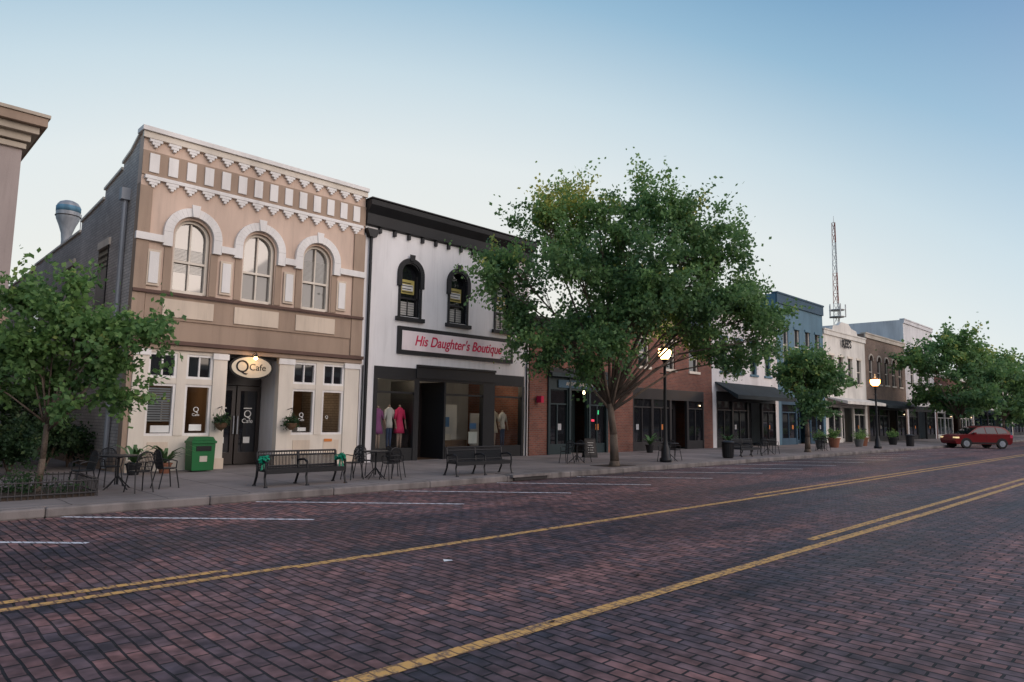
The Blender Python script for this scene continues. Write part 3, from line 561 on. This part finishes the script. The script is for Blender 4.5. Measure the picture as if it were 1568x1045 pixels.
# ------------------------------------------------------------ trees
def leaves(name,parent,lobes,n,size,mat,ncl,spread=0.32,hollow=0.55,tintz=None,sq=0.8,stretch=1.5):
    lob=np.array(lobes,float); vol=lob[:,3]**2.2; pr=vol/vol.sum()
    li=rng.choice(len(lob),ncl,p=pr)
    d=rng.normal(size=(ncl,3)); d/=np.linalg.norm(d,axis=1)[:,None]
    rr=hollow+(1.05-hollow)*rng.random(ncl)**0.8
    cc=lob[li,:3]+d*lob[li,3:4]*rr[:,None]*np.array([1,1,sq])
    ax=d+rng.normal(0,0.35,(ncl,3)); ax[:,2]+=0.25; ax/=np.linalg.norm(ax,axis=1)[:,None]
    cs=rng.uniform(0.4,1.4,ncl)*spread; ct=rng.normal(0,0.18,ncl)
    wt=cs**2; wt/=wt.sum(); ci=rng.choice(ncl,n,p=wt)
    p=cc[ci]+rng.normal(size=(n,3))*cs[ci][:,None]*0.6*np.array([1,1,0.7])+ax[ci]*(rng.normal(size=n)*cs[ci]*stretch)[:,None]
    a=rng.normal(size=(n,3))*0.8+ax[ci]*0.5; a[:,2]-=0.4; a/=np.linalg.norm(a,axis=1)[:,None]
    b=np.cross(a,rng.normal(size=(n,3))); b/=np.linalg.norm(b,axis=1)[:,None]
    sz=size*rng.uniform(0.6,1.35,n)[:,None]
    a=a*sz; b=b*sz*0.36
    V=np.stack([p,p+a*0.5+b,p+a,p+a*0.5-b],1).reshape(-1,3)
    me=bpy.data.meshes.new(name); me.vertices.add(4*n); me.vertices.foreach_set('co',V.ravel())
    me.loops.add(4*n); me.loops.foreach_set('vertex_index',np.arange(4*n,dtype=np.int32))
    me.polygons.add(n); me.polygons.foreach_set('loop_start',np.arange(0,4*n,4,dtype=np.int32)); me.polygons.foreach_set('loop_total',np.full(n,4,dtype=np.int32))
    me.update(calc_edges=True)
    zmin,zmax=p[:,2].min(),p[:,2].max()
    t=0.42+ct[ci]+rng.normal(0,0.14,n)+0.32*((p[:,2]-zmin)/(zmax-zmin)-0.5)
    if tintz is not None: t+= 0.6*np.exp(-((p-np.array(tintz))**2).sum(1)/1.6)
    t=np.clip(t,0,1)
    at=me.attributes.new('tint','FLOAT','POINT'); at.data.foreach_set('value',np.repeat(t,4).astype(np.float32))
    me.materials.append(MATS[mat]); o=bpy.data.objects.new(name,me); COL.objects.link(o); o.parent=parent; return cc,li
def tree(name,base,trunk,lobes,n,size,mat,ncl,r0=0.2,spread=0.32,lean=(0,0),hollow=0.5,tintz=None,sq=0.8,stretch=1.5):
    E=empty(name); bx,by,bz=base
    cc,li=leaves('foliage',E,lobes,n,size,mat,ncl,spread,hollow,tintz,sq,stretch)
    T=B('trunk_and_limbs',E); fork=Vector((bx+lean[0],by+lean[1],bz+trunk))
    m1=Vector((bx+lean[0]*0.3+0.02,by+lean[1]*0.3,bz+trunk*0.5))
    T.tube((bx,by,bz-0.05),(bx,by,bz+0.15),r0*1.5,r0*1.08,'bark',12); T.tube((bx,by,bz+0.15),m1,r0*1.08,r0*0.88,'bark',12); T.tube(m1,fork,r0*0.88,r0*0.72,'bark',12)
    for k,l in enumerate(lobes):
        c=Vector(l[:3]); s=fork if k%3 else m1.lerp(fork,0.75)
        q=s.lerp(c,0.45)+Vector((random.uniform(-.2,.2),random.uniform(-.2,.2),0.12*(c-s).length))
        ra=r0*0.36; T.tube(s,q,ra,ra*0.6,'bark',8); T.tube(q,c,ra*0.6,ra*0.28,'bark',7)
        idx=np.where(li==k)[0][:16]
        for j in idx:
            e=Vector(cc[j]); st=q.lerp(c,random.uniform(0.3,1)); mid=st.lerp(e,0.5)+Vector((0,0,0.08)); T.tube(st,mid,ra*0.2,ra*0.13,'bark',5,False); T.tube(mid,e,ra*0.13,ra*0.05,'bark',5,False)
    T.done(True); return E
U=Vector((0.709,-0.705,0)); Dv=Vector((0.705,0.709,0))
def lob(base,lst):
    o=[]
    for u,d,z,r in lst:
        p=Vector((base[0],base[1],0))+U*u+Dv*d; o.append((p.x,p.y,z,r))
    return o
bt=(17.25,12.85)
L=lob(bt,[(-1.5,0.3,8.5,0.85),(-2.4,-0.5,7.9,0.8),(-0.7,-0.6,8.2,0.7),(-1.6,0.2,7.3,1.0),(1.2,0.3,8.5,0.9),(0.5,-0.5,7.5,0.9),(1.9,-0.7,7.8,0.8),(3.0,0.2,7.7,0.75),(3.5,-0.5,6.8,0.9),(2.5,0.5,6.7,1.0),
 (-3.5,0.2,6.6,0.75),(-3.9,-0.2,5.9,0.65),(-2.8,0.6,6.0,0.8),(-3.0,0.2,5.1,0.65),(-1.3,-1.5,6.2,1.0),(0.0,1.2,6.7,1.2),(1.0,-1.6,5.9,1.2),(2.5,1.1,5.5,1.1),(3.9,0.3,5.6,0.9),(4.5,0.0,4.9,0.8),(4.5,-0.4,4.1,0.7),(3.8,0.4,3.5,0.6),
 (-2.6,0.5,4.3,0.7),(-1.9,-0.6,4.0,0.8),(-2.3,0.1,3.4,0.45),(-1.0,1.2,4.6,0.9),(-0.6,-1.4,3.9,0.85),(0.6,-1.1,4.9,0.8),(1.3,1.4,5.0,0.8),(2.7,-0.8,4.6,0.8),(3.1,0.5,3.8,0.6),(-0.9,-0.2,3.2,0.55),(2.2,0.4,4.4,0.6),(0.3,0.0,5.3,1.2),(3.0,-1.0,5.4,0.9)])
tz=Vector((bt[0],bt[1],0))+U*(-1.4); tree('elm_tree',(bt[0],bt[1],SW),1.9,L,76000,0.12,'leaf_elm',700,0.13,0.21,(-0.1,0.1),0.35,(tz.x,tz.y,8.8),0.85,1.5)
b2=(2.65,14.2)
L=lob(b2,[(-0.5,0,3.6,0.38),(0.1,0.3,3.25,0.45),(0.6,-0.2,3.1,0.4),(1.1,0.1,3.05,0.35),(1.65,0,3.05,0.25),(2.0,0,2.95,0.12),(-1.1,0.2,2.9,0.45),(-0.3,-0.4,2.7,0.55),(0.7,0.3,2.55,0.45),(1.3,-0.2,2.5,0.4),(0.0,0.4,2.1,0.45),(-0.9,-0.3,2.1,0.45),(1.0,0.2,1.9,0.35),(1.4,0.1,1.9,0.22),(0.5,-0.3,1.7,0.32),(0.3,0.1,3.85,0.22)])
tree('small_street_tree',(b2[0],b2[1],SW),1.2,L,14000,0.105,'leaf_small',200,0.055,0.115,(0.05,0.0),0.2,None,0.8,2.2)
def rtree(name,bx,by,r,zc,h,n,size,seed,trunk=1.6):
    random.seed(seed); lst=[(0,0,zc+h*0.4,r*0.5)]
    for i in range(11):
        t=2*pi*i/11*2.4; q=random.uniform(0.35,0.78); lst.append((r*q*cos(t),r*q*sin(t),zc+h*random.uniform(-0.38,0.38),r*random.uniform(0.25,0.42)))
    tree(name,(bx,by,SW),trunk,lob((bx,by),lst),n,size,'leaf_elm',260,0.12,r*0.075,(0,0),0.35)
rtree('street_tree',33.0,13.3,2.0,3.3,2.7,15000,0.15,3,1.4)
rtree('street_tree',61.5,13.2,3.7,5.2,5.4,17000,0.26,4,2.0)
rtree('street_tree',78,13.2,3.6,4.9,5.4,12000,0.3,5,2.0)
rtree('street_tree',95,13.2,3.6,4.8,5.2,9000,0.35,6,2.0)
E=empty('distant_trees'); l=[]
for i in range(60): l.append((rng.uniform(130,330),rng.choice([14.5,-22])+rng.uniform(-2,3),rng.uniform(3,8),rng.uniform(3,4.5)))
for i in range(26): l.append((rng.uniform(-30,10),rng.uniform(62,75),rng.uniform(1.5,6),rng.uniform(2.5,3.6)))
for i in range(60): l.append((rng.uniform(330,420),rng.uniform(-60,60),rng.uniform(2,9),rng.uniform(4,6)))
leaves('foliage',E,l,50000,0.9,'leaf_shrub',2000,0.9,0.3,stretch=0.8)

def shrub(name,x,y,r,h,n,mat='leaf_shrub',size=0.09,z=SW):
    E=empty(name); l=[(x+rng.uniform(-r,r)*0.5,y+rng.uniform(-r,r)*0.5,z+h*rng.uniform(0.3,0.8),r*rng.uniform(0.4,0.7)) for _ in range(6)]
    leaves('foliage',E,l,n,size,mat,90,0.08,0.2)
    s=B('stems',E)
    for q in l: s.tube((x,y,z),q[:3],0.015,0.006,'bark',5)
    s.done(); return E
for (a,b_,r,h) in ((2.9,18.6,0.6,1.4),(3.7,19.4,0.6,1.7),(4.4,20.5,0.5,1.4),(3.2,21,0.8,2.4),(1.2,17.4,0.6,1.2),(4.0,23,0.7,2.2)): shrub('shrub',a,b_,r,h,2600)
def potted(name,x,y,pr,ph,kind='bush',n=1500,z=SW,mat='terracotta'):
    E=empty(name); p=B('pot',E); p.lathe((x,y,z),[(pr*0.7,0),(pr,ph*0.85),(pr*1.12,ph*0.86),(pr*1.12,ph),(pr*0.95,ph),(pr*0.9,ph*0.9)],mat,16); p.done()
    if kind=='spiky':
        s=B('leaves',E)
        for i in range(22):
            t=random.uniform(0,2*pi); l=random.uniform(0.4,0.75); up=random.uniform(0.5,1.3)
            d=Vector((cos(t),sin(t),0)); nn=Vector((-sin(t),cos(t),0)); c0=Vector((x,y,z+ph)); w=0.045; pts=[c0+d*l*f_+Vector((0,0,l*up*(f_*1.5-f_*f_*1.1))) for f_ in (0,0.35,0.7,1.0)]
            for k in range(3):
                wa=w*(0.5,1,0.8)[k]; wb=w*(1,0.8,0.02)[k]; s.poly([pts[k]-nn*wa,pts[k]+nn*wa,pts[k+1]+nn*wb,pts[k+1]-nn*wb],'leaf_flat')
        s.done()
    else: leaves('foliage',E,[(x,y,z+ph+pr*0.7,pr*1.1),(x+pr*0.4,y,z+ph+pr*0.4,pr*0.8),(x-pr*0.5,y,z+ph+pr*0.5,pr*0.8)],n,0.07,'leaf_small',60,0.06,0.2)
    return E
potted('potted_agave',5.0,17.2,0.16,0.26,'spiky',mat='black_paint'); potted('potted_agave',5.7,17.3,0.15,0.24,'spiky')
for i,(xx,yy,pp,mm) in enumerate(((37.2,14.3,0.28,'glazed_grey'),(40.4,14.8,0.32,'terracotta'),(43.2,14.4,0.26,'glazed_grey'),(45.4,14.9,0.30,'terracotta'),(49.8,14.5,0.3,'black_paint'))): potted('potted_plant',xx,yy,pp,pp*1.7,'bush',int(700+500*random.random()),mat=mm)
potted('potted_plant',25.2,16.9,0.18,0.34,'spiky',mat='black_paint'); potted('potted_plant',31.6,16.6,0.2,0.36,'spiky',mat='glazed_grey')
for xx in (7.1,9.02):
    E=empty('hanging_flower_basket'); b_=B('basket',E); c=(xx,FY-0.34,1.30); b_.lathe(c,[(0.04,-0.16),(0.13,-0.08),(0.17,0.02),(0.15,0.03)],'wicker'); b_.path([(xx,FY-0.09,1.7),(xx,FY-0.34,1.74)],0.012,'black_metal')
    for t in range(3): b_.tube((xx,FY-0.34,1.74),(xx+0.15*cos(2.1*t),FY-0.34+0.15*sin(2.1*t),1.32),0.004,0.004,'black_metal',4)
    b_.done(); leaves('foliage',E,[(xx,FY-0.34,1.40,0.15),(xx-0.1,FY-0.34,1.34,0.1),(xx+0.1,FY-0.36,1.33,0.1)],900,0.05,'leaf_shrub',60,0.03,0.2)

# ------------------------------------------------------------ street furniture
def place(b,x,y,rz,sc=1.0): b.xf(Matrix.Translation((x,y,SW))@Matrix.Rotation(rz,4,'Z')@Matrix.Scale(sc,4))
def bench(x,y,rz,bow=False):
    E=empty('park_bench'); b=B('frame_and_slats',E); L=1.85; M_='black_metal'
    for xx in (-L/2,0,L/2):
        b.path([(xx,-0.26,0),(xx,-0.2,0.20),(xx,-0.23,0.34),(xx,-0.22,0.50),(xx,-0.08,0.55),(xx,0.16,0.52)],0.024,M_); b.path([(xx,0.28,0),(xx,0.18,0.2),(xx,0.16,0.34),(xx,0.22,0.70)],0.026,M_); b.tube((xx,-0.2,0.33),(xx,0.18,0.33),0.022,0.022,M_); b.lathe((xx,-0.26,0),[(0.05,0),(0.035,0.03)],M_,8); b.lathe((xx,0.28,0),[(0.05,0),(0.035,0.03)],M_,8)
    for k in range(7): yy=-0.22+k*0.06; b.box(-L/2,L/2,yy,yy+0.045,0.325,0.362,M_)
    b.box(-L/2,L/2,-0.245,-0.225,0.27,0.365,M_)
    for zz in (0.40,0.63,0.71): b.tube((-L/2,0.17+(zz-0.34)*0.13,zz),(L/2,0.17+(zz-0.34)*0.13,zz),0.02,0.02,M_)
    n=56
    for i in range(n+1):
        xx=-L/2+L*i/n; b.tube((xx,0.178,0.36),(xx,0.208,0.63),0.012,0.012,M_,5,False)
    for i in range(16):
        cx=-L/2+L*(i+0.5)/16; 
        for j in range(8):
            t0=2*pi*j/8;t1=2*pi*(j+1)/8; b.tube((cx+0.032*cos(t0),0.213,0.67+0.032*sin(t0)),(cx+0.032*cos(t1),0.213,0.67+0.032*sin(t1)),0.008,0.008,M_,4,False)
    place(b,x,y,rz,0.95); b.done()
    if bow:
        for s_ in (-1,1):
            q=B('bow',E); c=Vector((s_*(L/2-0.02),-0.06,0.56))
            for k in range(18):
                d=Vector((random.gauss(0,1),random.gauss(0,0.7)-0.2,random.gauss(0,0.8))).normalized(); n_=d.orthogonal().normalized()*0.03; r=random.uniform(0.09,0.16)
                sd=d.cross(n_).normalized()*0.05; p1=c+d*r*0.6+sd; p2=c+d*r; p3=c+d*r*0.6-sd
                for a0,a1 in ((c,p1),(p1,p2),(p2,p3),(p3,c)): q.poly([a0-n_*0.7,a1-n_*0.7,a1+n_*0.7,a0+n_*0.7],'bow_green')
            for dx in (-0.05,0.04): q.poly([c+Vector((dx*0.3-0.015,0,0)),c+Vector((dx*0.3+0.015,0,0)),c+Vector((dx+0.03,-0.03,-0.2)),c+Vector((dx-0.02,-0.03,-0.22))],'bow_green')
            place(q,x,y,rz,0.95); q.done()
bench(7.0,13.15,0.0,True); bench(11.65,12.85,-0.05); bench(26.6,13.2,0); 
def chair(x,y,rz,s=0.82):
    E=empty('cafe_chair'); b=B('frame',E); M_='black_metal'
    b.lathe((0,0,0.44),[(0.19,0),(0.21,0.01),(0.21,0.025),(0.19,0.03)],M_,16)
    for sx in (-1,1):
        b.path([(sx*0.2,-0.22,0),(sx*0.16,-0.15,0.44)],0.014,M_); b.path([(sx*0.2,0.24,0),(sx*0.17,0.15,0.44),(sx*0.19,0.22,0.7)],0.014,M_)
        b.path([(sx*0.19,0.2,0.62),(sx*0.24,0.0,0.66),(sx*0.2,-0.14,0.62),(sx*0.17,-0.14,0.45)],0.013,M_)
    arc=[(0.19*cos(t),0.22+0.01*sin(t),0.7+0.18*sin(t)) for t in [pi*i/8 for i in range(9)]]; b.path(arc,0.014,M_)
    for k in range(-5,6): b.tube((k*0.03,0.165,0.46),(k*0.033,0.225,0.7+0.18*sqrt(max(0,1-(k*0.033/0.19)**2))),0.008,0.008,M_,5,False)
    for zz in (0.56,0.66,0.76): b.tube((-0.18,0.2,zz),(0.18,0.2,zz),0.008,0.008,M_,5,False)
    place(b,x,y,rz,s); b.done()
def table(x,y,s=0.85):
    E=empty('cafe_table'); b=B('top_and_base',E); b.lathe((0,0,0.70),[(0.36,0),(0.38,0.01),(0.38,0.03),(0.36,0.035)],'black_metal',24); b.tube((0,0,0.1),(0,0,0.7),0.025,0.025,'black_metal')
    for k in range(4): t=k*pi/2+0.4; b.path([(0,0,0.3),(0.2*cos(t),0.2*sin(t),0.1),(0.32*cos(t),0.32*sin(t),0)],0.014,'black_metal')
    place(b,x,y,0,s); b.done()
table(3.9,14.3); chair(3.3,14.2,-1.4); chair(4.05,13.55,0.2+pi); chair(4.65,14.0,1.5+0.2); chair(3.95,14.95,0.1)
table(8.95,13.4); chair(8.4,13.5,-1.4); chair(9.05,12.95,pi); chair(9.5,13.4,1.5); chair(9.0,13.95,0)
table(17.3,14.4); chair(16.8,14.4,-1.5); chair(17.8,14.5,1.5)
table(20.9,13.2); chair(20.4,13.1,-1.5); chair(21.4,13.3,1.4)
table(29,13.4); chair(28.5,13.4,-1.5); chair(29.6,13.4,1.5); table(35.5,13.6); chair(35,13.5,-1.5); chair(36,13.6,1.4)
E=empty('planter_fence'); b=B('rails',E)
xa,xb,ya,yb=1.75,3.35,13.35,14.9
for (p,q) in (((xa,ya),(xb,ya)),((xb,ya),(xb,yb)),((xb,yb),(xa,yb)),((xa,yb),(xa,ya))):
    for z in (0.22,0.42): b.tube((*p,z),(*q,z),0.012,0.012,'iron',5)
    n=18
    for i in range(n): t=i/n; b.tube((p[0]+(q[0]-p[0])*t,p[1]+(q[1]-p[1])*t,SW),(p[0]+(q[0]-p[0])*t,p[1]+(q[1]-p[1])*t,0.46),0.009,0.009,'iron',4,False)
b.box(xa+0.03,xb-0.03,ya+0.03,yb-0.03,0.12,0.20,'soil'); b.done()
shrub('groundcover_plant',2.5,14.1,0.7,0.1,1200,'leaf_shrub',0.06)
g=B('tree_pit'); g.box(16.6,17.9,12.5,13.3,0.1,0.156,'soil'); g.done()
E=empty('green_trash_bin'); b=B('body',E); b.prism([(-0.26,0.03),(0.26,0.03),(0.28,0.68),(-0.28,0.68)],-0.22,0.22,'bin_green'); b.box(-0.3,0.3,-0.25,0.25,0.682,0.74,'bin_green'); b.prism([(-0.29,0.742),(0.29,0.742),(0.22,0.84),(-0.22,0.84)],-0.2,0.2,'bin_green')
b.box(-0.18,0.18,-0.235,-0.222,0.5,0.62,'ink_black'); b.box(-0.09,0.09,-0.232,-0.222,0.24,0.38,'cloth_beige'); place(b,6.55,17.45,0.0,1.0); b.done(bevel=0.012)
E=empty('trash_can'); b=B('body',E); b.lathe((0,0,0),[(0.2,0),(0.22,0.05),(0.24,0.6),(0.27,0.64),(0.27,0.68),(0.2,0.72),(0.1,0.74)],'black_metal',20)
for k in range(20): t=2*pi*k/20; b.tube((0.235*cos(t),0.235*sin(t),0.06),(0.25*cos(t),0.25*sin(t),0.6),0.008,0.008,'black_metal',4)
place(b,24.6,12.95,0,0.9); b.done()
E=empty('trash_can'); b=B('body',E); b.lathe((0,0,0),[(0.2,0),(0.22,0.05),(0.24,0.6),(0.27,0.64),(0.27,0.68),(0.2,0.72),(0.1,0.74)],'black_metal',16); place(b,48,13,0,1); b.done()
E=empty('sandwich_board'); b=B('panels',E)
b.prism([(-0.28,0),(0.28,0),(0.24,0.8),(-0.24,0.8)],-0.012,0.012,'black_paint'); b.prism([(-0.22,0.1),(0.22,0.1),(0.19,0.72),(-0.19,0.72)],-0.02,-0.013,'interior_dark')
for j in range(5): b.box(-0.13,0.13-0.04*(j%2),-0.023,-0.021,0.2+j*0.1,0.215+j*0.1,'paper')
b.xf(Matrix.Translation((0,-0.12,0))@Matrix.Rotation(-0.22,4,'X')); k=len(b.v); b.prism([(-0.28,0),(0.28,0),(0.24,0.8),(-0.24,0.8)],-0.012,0.012,'black_paint'); b.xf(Matrix.Translation((0,0.22,0))@Matrix.Rotation(0.22,4,'X'),k)
place(b,20.0,16.0,-0.5,0.9); b.done()
def lamp(x,y,glow,power,gs=1.15):
    E=empty('street_lamp'); b=B('post',E)
    b.lathe((x,y,SW),[(0.2,0),(0.2,0.12),(0.15,0.16),(0.14,0.45),(0.10,0.55),(0.07,0.7),(0.06,1.5),(0.05,3.0),(0.045,3.25),(0.08,3.3),(0.05,3.38),(0.10,3.45),(0.12,3.5)],'black_metal',14)
    b.tube((x-0.3,y,3.0+SW),(x+0.3,y,3.0+SW),0.015,0.015,'black_metal'); b.lathe((x,y,SW),[(0.19,3.86),(0.17,3.92),(0.06,4.0),(0.03,4.1),(0.01,4.16)],'black_metal',14)
    b.done(True)
    g=B('globe',E); g.lathe((x,y,SW),[(0.09*gs,3.51),(0.15*gs,3.62),(0.17*gs,3.74),(0.16*gs,3.85)],glow,14); g.done(True)
    bulb(E,(x,y,SW+4.3),power,(1,0.6,0.28),0.2)
lamp(20.25,12.95,'glow_warm',40,1.3); lamp(41.8,12.95,'glow_amber',110,1.5); lamp(70,12.95,'glow_warm',20)

# ------------------------------------------------------------ car
def car():
    E=empty('parked_car'); b=B('body',E); R='car_red'; w=0.88
    low=[(-2.08,0.36),(-2.16,0.58),(-2.12,0.80),(-1.95,0.94),(-1.55,1.02),(-1.0,1.07),(1.5,1.07),(2.0,1.07),(2.14,0.95),(2.18,0.75),(2.14,0.45),(1.98,0.32),(-1.9,0.30)]
    b.prism(low,-w,w,R)
    base=[(-1.15,1.06),(-0.75,1.32),(-0.35,1.54),(0.05,1.64),(0.6,1.67),(1.3,1.64),(1.75,1.54),(1.98,1.32),(2.10,1.065)]
    k=len(b.v); n=len(base); yb=[w-0.04,0.76,0.68,0.64,0.62,0.63,0.66,0.74,w-0.04]
    b.v+=[(p[0],-q,p[1]) for p,q in zip(base,yb)]+[(p[0],q,p[1]) for p,q in zip(base,yb)]
    for i in range(n-1): b.f.append((k+i,k+i+1,k+n+i+1,k+n+i)); b.m.append(b.mi('glass_dark' if i in (0,1,6,7) else R))
    b.f.append(tuple(k+i for i in range(n))); b.f.append(tuple(k+n+i for i in reversed(range(n)))); b.m+=[b.mi(R)]*2
    for s_ in (-1,1):
        def Y(z): return s_*(0.85-(z-1.06)*0.37+0.016)
        for poly in ([(-0.92,1.11),(-0.62,1.32),(-0.28,1.50),(0.16,1.56),(0.18,1.11)],[(0.25,1.11),(0.24,1.57),(0.95,1.57),(1.02,1.11)],[(1.10,1.11),(1.04,1.57),(1.5,1.52),(1.78,1.32),(1.82,1.16)]):
            b.poly([(a,Y(c),c) for a,c in poly],'glass_dark')
        for cx in (-1.32,1.36):
            b.prism([(cx+0.43*cos(pi*i/14),0.35+0.43*sin(pi*i/14)) for i in range(15)]+[(cx-0.43,0.29),(cx+0.43,0.29)],s_*(w+0.004)-0.002,s_*(w+0.004)+0.002,'rubber')
            b.tube((cx,s_*(w-0.18),0.36),(cx,s_*(w+0.02),0.36),0.36,0.36,'rubber',24); b.tube((cx,s_*(w+0.018),0.36),(cx,s_*(w+0.03),0.36),0.23,0.22,'galv',16)
            for t in range(5): a=2*pi*t/5; b.tube((cx,s_*(w+0.035),0.36),(cx+0.2*cos(a),s_*(w+0.035),0.36+0.2*sin(a)),0.022,0.022,'interior_grey',4)
        b.box(-0.9,0.93,*sorted((s_*(w+0.002),s_*(w+0.02))),0.34,0.46,'rubber'); b.box(-0.8,-0.62,*sorted((s_*w,s_*(w+0.15))),1.07,1.19,R)
        b.box(-2.13,-1.84,*sorted((s_*0.58,s_*(w+0.004))),0.74,0.85,'car_lamp'); b.box(1.98,2.17,*sorted((s_*0.6,s_*(w+0.005))),0.8,1.02,'sign_ink')
        for dx in (0.21,1.05): b.box(dx-0.008,dx+0.008,*sorted((s_*w,s_*(w+0.004))),0.46,1.06,'rubber')
        b.box(0.0,1.5,*sorted((s_*0.5,s_*0.53)),1.66,1.70,'rubber')
    b.xf(Matrix.Translation((54.2,10.75,0))@Matrix.Rotation(radians(-44),4,'Z')@Matrix.Scale(0.88,4)); b.done(bevel=0.045,seg=3)
car()

# ------------------------------------------------------------ camera
yaw,pitch,roll=radians(45.27),radians(6.32),radians(0.90)
f=Vector((cos(yaw)*cos(pitch),sin(yaw)*cos(pitch),sin(pitch))); r=Vector((sin(yaw),-cos(yaw),0)); u=r.cross(f)
r2=r*cos(roll)+u*sin(roll); u2=u*cos(roll)-r*sin(roll)
cam=bpy.data.cameras.new('camera'); cam.sensor_width=36; cam.lens=24; cam.clip_end=4000; co=bpy.data.objects.new('camera',cam); COL.objects.link(co)
M=Matrix((r2,u2,-f)).transposed().to_4x4(); M.translation=Vector((0,0,1.6)); co.matrix_world=M; S.camera=co

# ------------------------------------------------------------ sky + sun
w=bpy.data.worlds.new('World'); S.world=w; w.use_nodes=True; nt=w.node_tree; L=nt.links; bg=nt.nodes['Background']; out=nt.nodes['World Output']
tc=N(nt,'ShaderNodeTexCoord'); sp=N(nt,'ShaderNodeSeparateXYZ'); L.new(tc.outputs['Generated'],sp.inputs[0])
def dotn(v):
    n=N(nt,'ShaderNodeVectorMath',operation='DOT_PRODUCT'); L.new(tc.outputs['Generated'],n.inputs[0]); n.inputs[1].default_value=Vector(v).normalized(); return n.outputs['Value']
def mth(op,a,b_,clamp=False):
    n=N(nt,'ShaderNodeMath',operation=op); n.use_clamp=clamp
    for i,q in enumerate((a,b_)):
        if isinstance(q,(int,float)): n.inputs[i].default_value=q
        else: L.new(q,n.inputs[i])
    return n.outputs[0]
om=mth('SUBTRACT',1.0,dotn((0.528,0.831,0.172))); om=mth('MINIMUM',om,0.42); zc=mth('MAXIMUM',sp.outputs['Z'],0.0)
t=mth('ADD',zc,mth('MULTIPLY',om,0.9))
rp=N(nt,'ShaderNodeValToRGB'); cr=rp.color_ramp
pts=[(0.0,(.96,.84,.68)),(0.17,(.95,.93,.87)),(0.38,(.84,.90,.91)),(0.50,(.64,.78,.86)),(0.64,(.34,.55,.73)),(0.80,(.13,.32,.56)),(1.0,(.09,.25,.46))]
cr.elements[0].position=0; cr.elements[0].color=(*pts[0][1],1); cr.elements[1].position=1; cr.elements[1].color=(*pts[-1][1],1)
for p,c in pts[1:-1]: e=cr.elements.new(p); e.color=(*c,1)
L.new(t,rp.inputs[0])
gd=mth('POWER',mth('MAXIMUM',dotn((0.25,-0.90,0.32)),0.0),2.2); gz=mth('MULTIPLY',gd,1.75)
gc=N(nt,'ShaderNodeVectorMath',operation='SCALE'); gc.inputs[0].default_value=(1.0,0.79,0.68); L.new(gz,gc.inputs['Scale'])
ad=N(nt,'ShaderNodeVectorMath',operation='ADD'); L.new(rp.outputs[0],ad.inputs[0]); L.new(gc.outputs[0],ad.inputs[1])
L.new(ad.outputs[0],bg.inputs[0]); bg.inputs[1].default_value=0.90
sk=N(nt,'ShaderNodeTexSky'); sk.sky_type='NISHITA'; sk.sun_disc=False; sk.sun_elevation=radians(6); sk.sun_rotation=radians(165)
b2_=N(nt,'ShaderNodeBackground'); b2_.inputs[1].default_value=0.01; L.new(sk.outputs[0],b2_.inputs[0]); ash=N(nt,'ShaderNodeAddShader'); L.new(bg.outputs[0],ash.inputs[0]); L.new(b2_.outputs[0],ash.inputs[1]); L.new(ash.outputs[0],out.inputs[0])
sl=bpy.data.lights.new('sun','SUN'); sl.energy=0.55; sl.angle=radians(25); sl.color=(1,0.84,0.73); so=bpy.data.objects.new('sun',sl); COL.objects.link(so)
so.rotation_euler=Vector((-0.25,0.90,-0.36)).to_track_quat('-Z','Y').to_euler()
S.view_settings.view_transform='Standard'; S.view_settings.look='None'; S.view_settings.exposure=0
